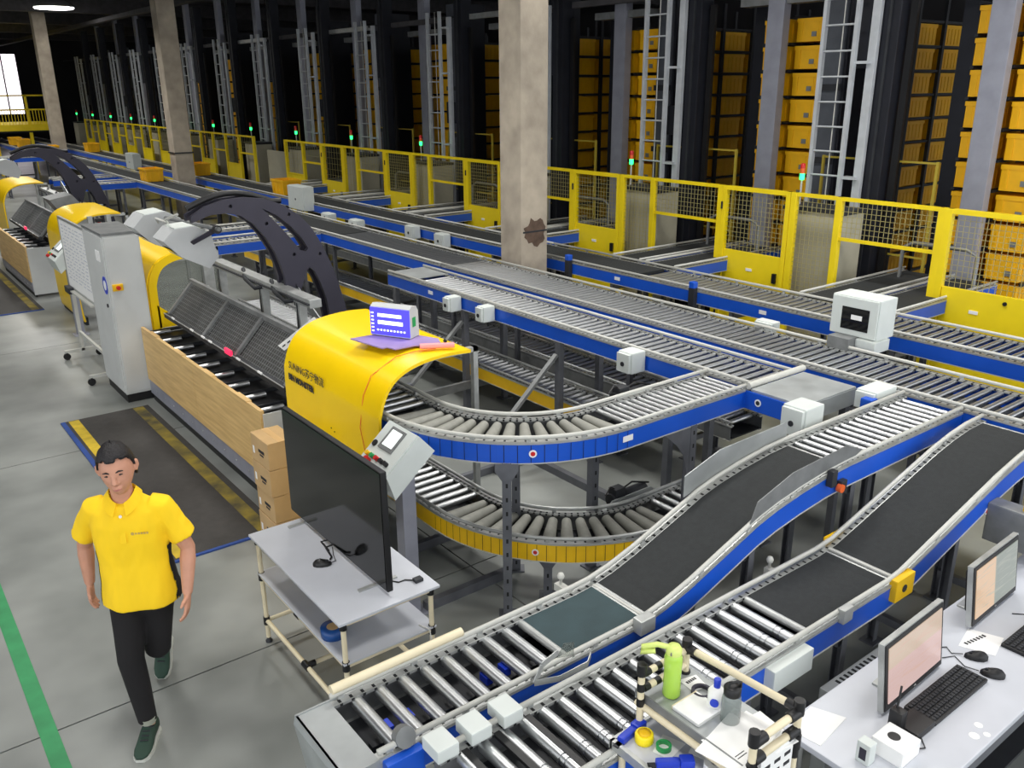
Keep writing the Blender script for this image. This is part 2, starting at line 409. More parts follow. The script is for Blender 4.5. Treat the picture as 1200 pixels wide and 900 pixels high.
def tote_rack_mb():
    # rack tote, drawn with its short end to the aisle front
    m = MB(); m.box(-0.29, 0.29, -0.19, 0.19, 0, 0.27); m.box(-0.30, 0.30, -0.20, 0.20, 0.235, 0.285)
    for y in (-0.12, 0.12): m.box(-0.297, -0.285, y-0.012, y+0.012, 0.02, 0.235)
    for x in (-0.2, -0.1, 0, 0.1, 0.2): m.box(x-0.012, x+0.012, -0.197, -0.188, 0.02, 0.235)
    return m
track_me = tote_rack_mb().mesh('rack_tote'); track_me.materials.append(M_tote)
plate_me = MB().box(-0.304, -0.2975, -0.035, 0.035, -0.03, 0.03).mesh('label_plate'); plate_me.materials.append(M_alud)

# ================================================================== RACKS, CRANES, LADDERS
M_panel = mat('lift_panel', rgb(84, 88, 96), 0.6, 0.2, var=0.1)
PER = 2.86
XR = 10.42
def col_y(k): return 4.65+PER*k
NB = 14
post_mb = lambda y: MB().cbox(10.12, 10.26, y-0.125, y+0.125, 0, 6.0, 0.006)
LV = 12
lvname = ['lowest', 'second', 'third', 'fourth', 'fifth', 'sixth', 'seventh', 'eighth', 'ninth', 'tenth', 'eleventh', 'top']
ntote = 0
for k in range(NB):
    y = col_y(k); nm = ORD[k]
    t = thing('storage_rack', 'tall grey storage rack for yellow totes, %s along the fence counted from the right edge' % nm, 'rack', (11.5, y, 0), 'storage racks')
    obj('front_post', post_mb(y), M_rackp, t)
    obj('side_panel', MB().box(10.5, 10.53, y+0.42, y+0.60, 0, 5.2), M_mast, t)
    m = MB()
    for x in (11.15, 11.9, 12.65, 13.4, 14.15):
        m.box(x-0.03, x+0.03, y-0.58, y-0.53, 0, 4.6); m.box(x-0.03, x+0.03, y+0.40, y+0.45, 0, 4.6)
    obj('upright', m, M_dark, t, kind='stuff')
    m = MB()
    for i in range(LV+1):
        z = 0.22+0.335*i
        m.box(10.45, 14.2, y-0.56, y-0.52, z-0.035, z-0.004); m.box(10.45, 14.2, y+0.38, y+0.42, z-0.035, z-0.004); m.box(10.45, 14.2, y-0.06, y+0.0, z-0.035, z-0.004)
    obj('shelf_rail', m, M_dark, t, kind='stuff')
    obj('header_beam', MB().box(10.15, 10.35, y-0.6, y+0.6, 4.36, 4.46), M_alud, t)
    rest = MB()
    for i in range(LV):
        z = 0.22+0.335*i
        for j, x0 in enumerate((10.74, 11.5, 12.25, 13.0, 13.75)):
            for s, yy in ((0, y-0.31), (1, y+0.20)):
                if s == 1 and j > 0: continue
                if (k <= 6 and j == 0) or (k <= 3 and j <= 2 and s == 0 and k > 0):
                    if ntote < 300 and not (z < 0.5):
                        o = bpy.data.objects.new('storage_tote', track_me); COL.objects.link(o); o.location = (x0, yy, z); OFF[o.name] = (x0, yy, z)
                        side = 'left' if s else 'right'
                        o['label'] = 'yellow tote in the %s rack from right, %s shelf, %s column%s' % (nm, lvname[i], side, ('', ', one deep', ', two deep', '', '')[j])
                        o['category'] = 'tote'; o['group'] = 'yellow totes stored in the racks'; ntote += 1
                        if k < 3 and j == 0: inst('label_plate', plate_me, o, (x0, yy-0.07, z+0.09))
                        continue
                rest.add([(p[0]+x0, p[1]+yy, p[2]+z) for p in [v.co[:] for v in track_me.vertices]], [tuple(f.vertices) for f in track_me.polygons])
    if rest.v: obj('tote_row', rest, M_tote, t, 'yellow totes stored deeper in the rack', kind='stuff')
    # crane mast and guide rail in the aisle left of the rack
    c = thing('stacker_crane', 'dark stacker crane mast in the aisle, %s counted from the right edge' % nm, 'crane', (9.98, y+1.05, 0), 'stacker cranes')
    m = MB().cbox(9.76, 10.0, y+0.93, y+1.17, 0.12, 5.7, 0.01); obj('mast', m, M_mast, c)
    obj('mast_rail', MB().box(9.74, 9.76, y+1.03, y+1.06, 0.12, 5.7), M_dark, c)
    obj('crane_base', MB().cbox(9.78, 11.2, y+0.85, y+1.25, 0.0, 0.2, 0.02), M_dark, c)
    obj('carriage', MB().cbox(9.75, 10.0, y+1.17, y+1.5, 3.55, 4.5, 0.02) if k % 2 == 0 else MB().cbox(9.75, 10.0, y+1.17, y+1.48, 2.7, 3.1, 0.02), M_mast, c)
    obj('cable_chain', MB().box(9.9, 9.95, y+0.82, y+0.9, 0.2, 4.4), M_black, c)
    if k > 0:
        s = thing('lift_shaft', 'dark grey panelled shuttle lift column beside the %s aisle from the right' % nm, 'lift', (10.6, y-0.95, 0), 'shuttle lift columns')
        obj('shaft_panel', MB().box(10.3, 10.34, y-0.92, y-0.64, 0, 4.9), M_panel, s)
        obj('shaft_side', MB().box(10.34, 11.0, y-0.96, y-0.92, 0, 4.9), M_mast, s)
        for z in (1.5, 2.4, 3.3):
            obj('shaft_clamp', MB().box(10.27, 10.3, y-0.94, y-0.62, z, z+0.08), M_dark, s)
rung_me = MB().cyl((0, -0.21, 0), (0, 0.21, 0), 0.013, 6).mesh('rung'); rung_me.materials.append(M_lad)
for k in range(NB):
    y = 6.22+2.885*k; nm = ORD[k]; x = 9.62
    t = thing('crane_ladder', 'aluminium ladder mast rising behind the yellow fence, %s counted from the right' % nm, 'ladder', (x, y, 0), 'aluminium ladder masts')
    top = 4.7 if k > 1 else 5.2
    for s in (-1, 1): obj('stile', MB().box(x-0.03, x+0.03, y+s*0.21-0.022, y+s*0.21+0.022, 0.05, top), M_lad, t)
    n = int((top-0.3)/0.283)
    for i in range(n):
        inst('rung', rung_me, t, (x, y, 0.35+0.283*i))
    obj('cable', MB().cyl((x+0.02, y-0.02, 0.1), (x+0.02, y-0.02, top), 0.008, 5), M_white, t)
    obj('rear_mast', MB().cbox(x+0.06, x+0.12, y-0.44, y-0.34, 0.0, top-0.1, 0.006), M_lad, t)
    for z in (1.4, 2.3, 3.6, top-0.3): obj('stay', MB().box(x, x+0.15, y-0.4, y-0.2, z, z+0.03), M_lad, t)
    obj('foot', MB().box(x-0.06, x+0.13, y-0.46, y+0.25, 0.0, 0.05), M_dark, t)
    b = thing('signal_beacon', 'small signal lamp on a stick glowing green by the fence, %s from the right' % nm, 'beacon', (9.3, y+0.13, 2.0), 'green signal beacons')
    bx, by = 9.3, y+0.1
    obj('stick', MB().cyl((bx, by, 2.0), (bx, by, 2.29), 0.012, 8), M_white, b)
    obj('green_lens', MB().lathe((bx, by, 2.29), [(0.028, 0), (0.03, 0.02), (0.03, 0.075)], 12), M_lampg, b)
    obj('amber_lens', MB().lathe((bx, by, 2.365), [(0.03, 0), (0.03, 0.06)], 12), M_org, b)
    obj('red_lens', MB().lathe((bx, by, 2.425), [(0.03, 0), (0.03, 0.05), (0.015, 0.06)], 12), M_red, b)
    cb = thing('control_cabinet', 'pale beige floor cabinet behind the narrow fence panel, %s from the right' % nm, 'cabinet', (9.35, y-0.3, 0), 'cabinets behind the fence')
    obj('body', MB().cbox(9.12, 9.55, y-0.62, y+0.04+0.14, 0.0, 1.95, 0.01), M_cabg, cb)
    obj('lid', MB().cbox(9.1, 9.57, y-0.64, y+0.06+0.14, 1.95, 2.0, 0.006), M_dark, cb)
for k in range(7):
    y = col_y(k)
    t = thing('aisle_barrier', 'thin yellow tube barrier across the crane aisle behind the fence, %s aisle from the right' % ORD[k], 'barrier', (10.06, y+1.2, 0), 'thin aisle barriers')
    for yy in (y+0.42, y+1.9): obj('barrier_post', MB().box(10.05, 10.08, yy-0.015, yy+0.015, 0, 2.53), M_dimy, t)
    for z in (2.5, 1.4): obj('barrier_rail', MB().box(10.055, 10.075, y+0.42, y+1.9, z, z+0.022), M_dimy, t)
t = thing('crane_top_rail', 'grey overhead rail running along the tops of the rack aisles', 'rail', (10.0, 25, 4.6))
for k in range(1, NB+1):
    y = col_y(k)
    obj('rail_segment', MB().box(9.95, 10.05, y-0.9, y+0.95, 4.55, 4.64), M_alu if k % 2 else M_beam, t)  # every other segment darker: lit and unlit stretches of one rail painted in
obj('rail_core', MB().box(9.98, 10.02, 6, 48, 4.6, 4.64), M_dark, t)

# ================================================================== FENCE
XF = 8.9
def wire_panel(y0, y1, z0, z1, pitch=0.055):
    m = MB(); r = 0.0022
    n = max(2, int((y1-y0)/pitch))
    for i in range(1, n):
        y = y0+(y1-y0)*i/n; m.box(XF-r, XF+r, y-r, y+r, z0, z1)
    n = max(2, int((z1-z0)/pitch))
    for i in range(1, n):
        z = z0+(z1-z0)*i/n; m.box(XF-r, XF+r, y0, y1, z-r, z+r)
    return m
def fpost(y, w=0.06, z0=0.0): return MB().cbox(XF-0.035, XF+0.035, y-w/2, y+w/2, z0, 2.19, 0.005)
def fence_bay(k, last=False):
    y0 = 4.35+2.84*k; nm = ORD[k]        # right post of the opening
    f = thing('mesh_fence', 'yellow wire mesh fence bay with conveyor opening, %s from the right' % nm, 'fence', (XF, y0+0.9, 0), 'fence bays with openings')
    a, b, c = y0, y0+1.17, y0+1.76
    obj('post', fpost(a, 0.075), M_fence, f); obj('post', fpost(b, 0.075), M_fence, f); obj('post', fpost(c, 0.075), M_fence, f)
    obj('top_rail', MB().box(XF-0.025, XF+0.025, a, c, 2.15, 2.19), M_fence, f)
    obj('lower_rail', MB().box(XF-0.02, XF+0.02, a, b, 1.71, 1.745), M_fence, f)
    obj('bottom_rail', MB().box(XF-0.02, XF+0.02, b, c, 0.12, 0.17), M_fence, f)
    p = 0.055 if k < 4 else 0.11
    obj('wire_mesh', wire_panel(a, b, 1.745, 2.15, p), M_wire, f, kind='stuff')
    obj('wire_mesh', wire_panel(b, c, 0.17, 2.15, p), M_wire, f, kind='stuff')
    g = thing('fence_gate', 'yellow gate with solid lower panel and mesh window, %s from the right' % nm, 'gate', (XF, c+0.5, 0), 'yellow fence gates')
    h0, h1 = c+0.045, c+1.04
    obj('gate_post', fpost(h0+0.03, 0.06, 0.05), M_fence, g); obj('gate_post', fpost(h1-0.03, 0.06, 0.05), M_fence, g)
    obj('gate_top_rail', MB().box(XF-0.03, XF+0.03, h0, h1, 2.14, 2.19), M_fence, g)
    obj('gate_panel', MB().cbox(XF-0.02, XF+0.02, h0+0.05, h1-0.05, 0.1, 1.4, 0.005), M_fence, g)
    obj('wire_mesh', wire_panel(h0+0.06, h1-0.06, 1.4, 2.14, p), M_wire, g, kind='stuff')
    obj('gate_sign', MB().box(XF-0.026, XF-0.02, h0+0.47, h0+0.56, 1.17, 1.205), M_paper, g)
    obj('latch', MB().box(XF-0.05, XF-0.02, h0+0.1, h0+0.15, 1.08, 1.2), M_black, g)
    for z in (0.5, 1.9): obj('hinge', MB().cyl((XF-0.04, h1-0.005, z), (XF-0.04, h1-0.005, z+0.09), 0.013, 8), M_black, g)
    if k < 6:
        # grey inner hoop beyond the opening
        hp = thing('guard_hoop', 'grey tube hoop behind the fence opening, %s from the right' % nm, 'guard', (9.9, a+0.35, 0), 'guard hoops')
        obj('hoop', MB().tube([(9.55, a-0.12, 0), (9.55, a-0.12, 1.62), (9.55, a+0.0, 1.68), (9.55, a+0.6, 1.68), (9.55, a+0.72, 1.62), (9.55, a+0.72, 0)], 0.024, 6), M_alud, hp)
# extra gate at the right edge of the frame
g = thing('fence_gate', 'yellow gate with mesh window nearest the right edge of the fence', 'gate', (XF, 3.6, 0), 'yellow fence gates')
obj('gate_post', fpost(4.28, 0.07), M_fence, g); obj('gate_post', fpost(3.12, 0.07), M_fence, g)
obj('gate_top_rail', MB().box(XF-0.03, XF+0.03, 3.1, 4.3, 2.14, 2.19), M_fence, g)
obj('gate_panel', MB().cbox(XF-0.02, XF+0.02, 3.15, 4.24, 0.1, 1.4, 0.005), M_fence, g)
obj('wire_mesh', wire_panel(3.15, 4.24, 1.4, 2.14), M_wire, g, kind='stuff')
obj('gate_sign', MB().box(XF-0.026, XF-0.02, 3.84, 3.93, 1.17, 1.205), M_paper, g)
obj('lock', MB().cyl((XF-0.02, 3.6, 1.33), (XF-0.035, 3.6, 1.33), 0.02, 10), M_black, g)
for k in range(5): fence_bay(k)
def low_fence(name, label, y0, y1, n):
    f = thing(name, label, 'fence', (XF, (y0+y1)/2, 0))
    for i in range(n+1):
        y = y0+(y1-y0)*i/n; obj('post', fpost(y, 0.07), M_fence, f)
    obj('top_rail', MB().box(XF-0.025, XF+0.025, y0, y1, 2.15, 2.19), M_fence, f)
    for i in range(n):
        a, b = y0+(y1-y0)*i/n, y0+(y1-y0)*(i+1)/n
        if i % 2: obj('panel', MB().box(XF-0.02, XF+0.02, a, b, 0.1, 1.4), M_fence, f)
        obj('wire_mesh', wire_panel(a, b, 1.4 if i % 2 else 1.75, 2.15, 0.12), M_wire, f, kind='stuff')
        obj('lower_rail', MB().box(XF-0.02, XF+0.02, a, b, 1.71 if i % 2 == 0 else 1.39, 1.75 if i % 2 == 0 else 1.43), M_fence, f)
low_fence('mesh_fence', 'yellow mesh fence run ending at the grey panel, left of the nearest column', 18.55, 20.5, 2)
low_fence('mesh_fence', 'long yellow mesh fence run seen on both sides of the second column', 22.5, 40.6, 18)
s = thing('sheet_screen', 'plain grey sheet standing in the gap between the two fence runs', 'panel', (9.2, 21.5, 0))
obj('sheet', MB().cbox(9.15, 9.2, 20.9, 22.3, 0, 1.85, 0.005), M_cabg, s); obj('foot', MB().box(9.0, 9.35, 20.9, 22.3, 0, 0.04), M_dark, s)
# maintenance platform in the far left corner
p = thing('maintenance_platform', 'yellow railed maintenance platform far off at the left edge', 'platform', (5.8, 43, 0))
obj('deck', MB().box(3.0, 8.2, 41.6, 45.5, 1.75, 2.0), M_fence, p)
obj('deck_underside', MB().box(3.1, 8.1, 41.7, 45.4, 1.68, 1.75), M_dark, p)
for x in (3.1, 4.4, 5.7, 7.0, 8.1):
    obj('platform_post', MB().box(x-0.06, x+0.06, 41.7, 41.82, 0, 1.68), M_fence, p)
    obj('rail_post', MB().box(x-0.04, x+0.04, 41.65, 41.72, 2.0, 3.15), M_fence, p)
for z in (2.55, 3.1): obj('handrail', MB().box(3.0, 8.2, 41.65, 41.7, z, z+0.06), M_fence, p)
m = MB()
for i in range(45): m.box(3.1+i*0.113, 3.12+i*0.113, 41.66, 41.69, 2.0, 2.55)
obj('railing_bars', m, M_fence, p, kind='stuff')

# ================================================================== CONVEYORS
class Line:
    def __init__(s, pts):
        s.p = [Vector(p) for p in pts]; s.s = [0]
        for a, b in zip(s.p, s.p[1:]): s.s.append(s.s[-1]+math.hypot(b.x-a.x, b.y-a.y))
        s.L = s.s[-1]
    def at(s, d):
        d = max(0, min(s.L, d))
        for i in range(len(s.p)-1):
            if d <= s.s[i+1]+1e-9:
                t = (d-s.s[i])/(s.s[i+1]-s.s[i]); a, b = s.p[i], s.p[i+1]
                q = a.lerp(b, t); tg = b-a; tg.z = 0; tg.normalize()
                # smooth the direction on curves
                if i > 0 or i < len(s.p)-2:
                    def nd(j):
                        u = s.p[min(j+1, len(s.p)-1)]-s.p[max(j-1, 0)]; u.z = 0; return u.normalized()
                    tg = nd(i).lerp(nd(i+1), t).normalized()
                return q, Vector((-tg.y, tg.x, 0)), tg
    def sub(s, a, b):
        return [s.at(a)[0]]+[p for p, q in zip(s.p, s.s) if a+1e-4 < q < b-1e-4]+[s.at(b)[0]]
ROLL = {}
def roller_mesh(L, r, kind):
    key = (round(L, 3), r, kind)
    if key not in ROLL:
        m = MB(); h = L/2
        if kind == 'steel':
            m.cyl((-h, 0, 0), (h, 0, 0), r, 12)
            m.cyl((-h-0.02, 0, 0), (h+0.02, 0, 0), 0.006, 6)
        elif kind == 'grooved':
            for (a, b, q) in ((-h, -h*0.62, r), (-h*0.62, -h*0.57, r*0.86), (-h*0.57, -h*0.45, r), (-h*0.45, -h*0.40, r*0.86), (-h*0.40, h, r)):
                m.cyl((a, 0, 0), (b, 0, 0), q, 14)
            m.cyl((-h-0.02, 0, 0), (h+0.02, 0, 0), 0.006, 6)
        else:       # tapered sleeve, thick end outwards at +x
            m.cyl((-h*0.92, 0, 0), (h, 0, 0), r*0.74, 14, r*1.1); m.cyl((-h, 0, 0), (-h*0.92, 0, 0), r*0.5, 10)
            m.cyl((-h-0.02, 0, 0), (h+0.02, 0, 0), 0.006, 6)
        me = m.mesh('roller'); me.materials.append(M_rollg if kind == 'sleeve' else M_chrome); ROLL[key] = me
    return ROLL[key]
def chan(w, sgn, lo=-0.17, hi=-0.045):
    a = sgn*w/2; b = sgn*(w/2-0.03); c = sgn*(w/2-0.006)
    return [(a, lo), (a, hi), (b, hi), (b, hi-0.006), (c, hi-0.006), (c, lo+0.006), (b, lo+0.006), (b, lo)]
def rectsec(u0, u1, w0, w1): return [(u0, w0), (u1, w0), (u1, w1), (u0, w1)]
def roundsec(u, w, r, n=8, f=1.0): return [(u+r*math.cos(2*PI*k/n), w+f*r*math.sin(2*PI*k/n)) for k in range(n)]
leg_me = MB()
for b in ((-0.025, 0.025, -0.025, -0.021), (-0.025, -0.021, -0.021, 0.02), (0.021, 0.025, -0.021, 0.02)): leg_me.box(b[0], b[1], b[2], b[3], 0, 1)
leg_me = leg_me.mesh('leg'); leg_me.materials.append(M_steel)
hole_dots = MB()
for i in range(14):
    hole_dots.box(-0.006, 0.006, -0.0262, -0.025, 0.04+i*0.068, 0.04+i*0.068+0.018)
foot_me = MB().box(-0.06, 0.06, -0.05, 0.05, 0, 0.012).mesh('foot_plate'); foot_me.materials.append(M_steel)
brk_me = MB().box(-0.015, 0.015, -0.006, 0.006, -0.055, 0.0).mesh('rail_bracket'); brk_me.materials.append(M_alu)
sticker_me = MB().box(-0.045, 0.045, -0.0015, 0.0015, -0.02, 0.02).mesh('sticker'); sticker_me.materials.append(M_paper)
def conveyor(name, label, pts, w, colL, colR, surf, legs=(), group='conveyors', slots=True, rails=(1, 1), z0leg=0.0, tray=True, lo=-0.17, brk=0.6, railm=None):
    ln = Line(pts); q = ln.at(ln.L/2)[0]
    t = thing(name, label, 'conveyor', (q.x, q.y, 0), group)
    P = ln.p
    for sg, cm in ((1, colL), (-1, colR)):
        nmS = 'left' if sg > 0 else 'right'
        if cm is None: continue
        obj('side_channel', MB().sweep(chan(w, sg, lo), P), cm, t)
        obj('edge_strip', MB().sweep(rectsec(*(sorted((sg*(w/2-0.028), sg*(w/2+0.003)))), lo-0.007, lo-0.001), P), M_white, t)
        obj('top_profile', MB().sweep(rectsec(*(sorted((sg*(w/2-0.045), sg*(w/2+0.004)))), -0.044, -0.030), P), M_alu, t)
    for sg, on in zip((1, -1), rails):
        if not on: continue
        obj('guide_rail', MB().sweep(roundsec(sg*(w/2-0.012), 0, 0.0125, 8, 1.15), P, smooth=True), railm or M_white, t)
        n = max(1, int(ln.L/brk))
        for i in range(n+1):
            p, l, tg = ln.at(0.05+(ln.L-0.1)*i/n)
            inst('rail_bracket', brk_me, t, p+l*(sg*(w/2-0.012)), (0, 0, math.atan2(tg.y, tg.x)))
    if slots:
        m = MB()
        for sg in (1, -1):
            n = int(ln.L/0.055)
            for i in range(n):
                p, l, tg = ln.at((i+0.5)*ln.L/n); p2 = ln.at((i+0.5)*ln.L/n+0.014)[0]
                d = p2-p; c = p+l*(sg*(w/2-0.028)); u = l*0.011
                c.z -= 0.0292
                m.add([c-u, c+u, c+u+d, c-u+d], [(0, 1, 2, 3)])
                m.add([c-u*1.9*sg+Vector((0, 0, -0.012)), c-u*1.9*sg+Vector((0, 0, 0.001)), c-u*1.9*sg+d+Vector((0, 0, 0.001)), c-u*1.9*sg+d+Vector((0, 0, -0.012))], [(0, 1, 2, 3)])
        obj('slot_row', m, M_slot, t, kind='stuff')
    wi_ = w-0.09
    for sf in surf:
        kd, a, b = sf[0], sf[1], min(sf[2], ln.L)
        if kd == 'roll':
            pitch, r, mk = sf[3], sf[4], sf[5]; me = roller_mesh(wi_, r, mk); n = int((b-a)/pitch)
            for i in range(n):
                p, l, tg = ln.at(a+(i+0.5)*(b-a)/n)
                inst('roller', me, t, (p.x, p.y, p.z-0.03-r), (0, 0, math.atan2(l.y, l.x)+(PI if mk == 'sleeve' and sf[-1] == 'flip' else 0)))
        elif kd == 'rollrow':
            pitch, r = sf[3], sf[4]; m = MB(); n = int((b-a)/pitch)
            for i in range(n):
                p, l, tg = ln.at(a+(i+0.5)*(b-a)/n); p = p-Vector((0, 0, 0.03+r))
                m.cyl(p-l*wi_/2, p+l*wi_/2, r, 6, cap=False)
            obj('roller_row', m, M_chrome if len(sf) < 6 else sf[5], t, kind='stuff')
        elif kd == 'belt':
            obj('belt', MB().sweep(rectsec(-wi_/2, wi_/2, -0.065, -0.03), ln.sub(a, b)), sf[3], t)
            for e in (a, b):
                p, l, tg = ln.at(e); p = p-Vector((0, 0, 0.05))
                if len(sf) > 4: obj('belt_nose', MB().cyl(p-l*wi_/2, p+l*wi_/2, 0.022, 10), M_alu, t)
        elif kd == 'plate':
            obj('cover_plate', MB().sweep(rectsec(-w/2, w/2, -0.03, -0.02), ln.sub(a, b)), M_sheet, t)
    if tray:
        obj('shade_tray', MB().sweep(rectsec(-w/2+0.035, w/2-0.035, lo+0.005, lo+0.015), P), M_dark, t)  # dark plate added under the rollers for the shade between them
    for lg in legs:
        p, l, tg = ln.at(lg); zt = p.z+lo
        ang = math.atan2(tg.y, tg.x)
        for sg in (1, -1):
            c = p+l*(sg*(w/2-0.03)); h = zt-z0leg
            inst('leg', leg_me, t, (c.x, c.y, z0leg), (0, 0, ang+(PI/2 if True else 0)), (1, 1, h))
            inst('foot_plate', foot_me, t, (c.x, c.y, z0leg), (0, 0, ang))
        a_, b_ = p+l*(w/2-0.03), p-l*(w/2-0.03)
        for z in (0.2, zt-0.06):
            if zt-z0leg > 0.3: obj('cross_beam', MB().bar((a_.x, a_.y, z), (b_.x, b_.y, z), 0.04, 0.05), M_steel, t)
    return t, ln
def sticker(t, pos, ang): inst('sticker', sticker_me, t, pos, (0, 0, ang), label='small white printed sticker')
def arc(cx, cy, r, a0, a1, z, n): return [(cx+r*math.cos(a0+(a1-a0)*i/n), cy+r*math.sin(a0+(a1-a0)*i/n), z) for i in range(n+1)]

ZU, ZL = 1.30, 0.53
# far conveyor along the fence (travel along +Y; left = -X)
conv_far_x = 7.53
FCt, FCl = conveyor('long_conveyor', 'long blue sided conveyor nearest the yellow fence, steel rollers at its right end', [(conv_far_x, -1.5, ZU), (conv_far_x, 9.2, ZU)], 0.64, M_blue, M_blue,
     [('roll', 0.05, 8.5, 0.092, 0.022, 'steel'), ('belt', 8.6, 10.7, M_belt)], (0.4, 2.0, 3.6, 5.3, 7.1, 8.9, 10.5), 'long conveyors')
conveyor('long_conveyor', 'black belted blue sided conveyor running along the fence behind the nearest column', [(conv_far_x, 9.22, ZU), (conv_far_x, 21.5, ZU)], 0.64, M_blue, M_blue,
     [('belt', 0.0, 12.3, M_belt)], (0.6, 3, 6, 9, 11.8), 'long conveyors', brk=1.2)
conveyor('long_conveyor', 'far stretch of the fence side conveyor beyond the second column', [(conv_far_x, 21.52, ZU), (conv_far_x, 46, ZU)], 0.64, M_blue, M_blue,
     [('belt', 0.0, 25, M_belt)], (1, 6, 12, 18), 'long conveyors', slots=False, brk=3)
for y in (7.3, 5.2, 3.9): sticker(FCt, (conv_far_x-0.322, y, ZU-0.1), PI/2)
# main conveyor
mx = 6.15
MCt, MCl = conveyor('main_conveyor', 'main roller conveyor in the middle, shiny steel rollers, where the two inclines join', [(mx, -1.5, ZU), (mx, 9.0, ZU)], 0.66, M_blue, M_blue,
     [('roll', 0.0, 10.5, 0.084, 0.021, 'steel')], (0.4, 1.8, 3.3, 4.6, 7.2, 9.0, 10.3), 'main conveyor runs')
conveyor('main_conveyor', 'dark middle stretch of the main conveyor passing in front of the nearest column', [(mx, 9.02, ZU), (mx, 21.0, ZU)], 0.66, M_blue, M_blue,
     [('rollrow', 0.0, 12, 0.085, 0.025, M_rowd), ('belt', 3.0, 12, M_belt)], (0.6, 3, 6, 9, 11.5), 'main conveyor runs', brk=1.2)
conveyor('main_conveyor', 'far end stretch of the main conveyor beyond the second column', [(mx, 21.02, ZU), (mx, 46, ZU)], 0.66, M_blue, M_blue,
     [('belt', 0.0, 26, M_belt)], (1, 6, 12, 18), 'main conveyor runs', slots=False, brk=3)
# side conveyor N1
nx = 5.34
NCt, NCl = conveyor('side_conveyor', 'roller conveyor with blue near side running beside the main conveyor down to the bend', [(nx, 3.72, ZU), (nx, 9.05, ZU)], 0.52, M_blue, M_blue,
     [('roll', 0.05, 4.75, 0.090, 0.021, 'steel'), ('plate', 4.8, 5.33)], (), 'side conveyors')
for y in (8.1,): sticker(NCt, (nx-0.262, y, ZU-0.1), PI/2)
# upper bend
cx, cy, R = 3.82, 4.88, 0.96
pth = [(2.86, 6.4, ZU), (2.86, 5.6, ZU)]+arc(cx, cy, R, PI, 1.5*PI, ZU, 14)+[(4.4, cy-R, ZU), (5.07, cy-R, ZU)]
BU, BUl = conveyor('bend_conveyor', 'upper curved conveyor with blue outer side bending out of the yellow hood', pth, 0.44, M_alud, M_blue,
     [('roll', 0.1, 1.45, 0.1, 0.022, 'steel'), ('roll', 1.5, 1.52+R*PI/2, 0.106, 0.044, 'sleeve', 'flip'), ('roll', 1.56+R*PI/2, 4.26, 0.066, 0.019, 'steel')], (), 'bend conveyors', brk=0.3)
sticker(BU, (3.82-0.02, cy-R-0.222, ZU-0.1), 0.0)
a_ = 1.17*PI
def badge(t, pos, nrm, r, red=True):
    n = Vector(nrm).normalized(); p = Vector(pos)
    obj('round_badge', MB().cyl(p, p+n*0.003, r, 18), M_paper, t, 'round white badge with a red symbol')
    obj('badge_symbol', MB().cyl(p+n*0.003, p+n*0.0045, r*0.6, 14), M_red if red else M_ink, t)
bp = math.radians(180+56)
badge(BU, (cx+(R+0.222)*math.cos(bp), cy+(R+0.222)*math.sin(bp), ZU-0.105), (math.cos(bp), math.sin(bp), 0), 0.026)
# segmented seams on the blue curve
m = MB()
for i in range(22):
    a = PI+0.02+(PI/2-0.04)*i/21; c, s_ = math.cos(a), math.sin(a); r0, r1 = R+0.2195, R+0.2225
    u = Vector((-s_, c, 0))*0.002
    p0 = Vector((cx+r0*c, cy+r0*s_, ZU-0.168)); p1 = Vector((cx+r1*c, cy+r1*s_, ZU-0.168)); h = Vector((0, 0, 0.12))
    m.add([p1-u, p1+u, p1+u+h, p1-u+h], [(0, 1, 2, 3)])
obj('seam_line', m, M_slot, BU, kind='stuff')
# lower bend (yellow side)
cx2, cy2, R2 = 4.2, 4.78, 1.02
pth2 = [(cx2-R2, 6.6, ZL), (cx2-R2, 5.6, ZL)]+arc(cx2, cy2, R2, PI, 1.5*PI, ZL, 14)+[(4.9, cy2-R2, ZL), (5.55, cy2-R2, ZL)]
BL, BLl = conveyor('bend_conveyor', 'lower curved conveyor with yellow outer side beneath the blue bend', pth2, 0.46, M_alud, M_yel,
     [('roll', 0.1, 1.8, 0.1, 0.024, 'steel'), ('roll', 1.84, 1.86+R2*PI/2, 0.110, 0.047, 'sleeve', 'flip'), ('roll', 1.9+R2*PI/2, 4.75, 0.1, 0.024, 'steel')], (0.3, 4.4), 'bend conveyors', brk=0.4, railm=M_alu)
bp = math.radians(180+40)
badge(BL, (cx2+(R2+0.232)*math.cos(bp), cy2+(R2+0.232)*math.sin(bp), ZL-0.105), (math.cos(bp), math.sin(bp), 0), 0.024)
sticker(BL, (cx2-0.35, cy2-R2-0.200, ZL-0.12), -0.35)
m = MB()
for i in range(30):
    a = PI+0.02+(PI/2-0.04)*i/29; c, s_ = math.cos(a), math.sin(a); r1 = R2+0.2325
    u = Vector((-s_, c, 0))*0.0018; p1 = Vector((cx2+r1*c, cy2+r1*s_, ZL-0.168)); h = Vector((0, 0, 0.12))
    m.add([p1-u, p1+u, p1+u+h, p1-u+h], [(0, 1, 2, 3)])
obj('seam_line', m, M_slot, BL, kind='stuff')
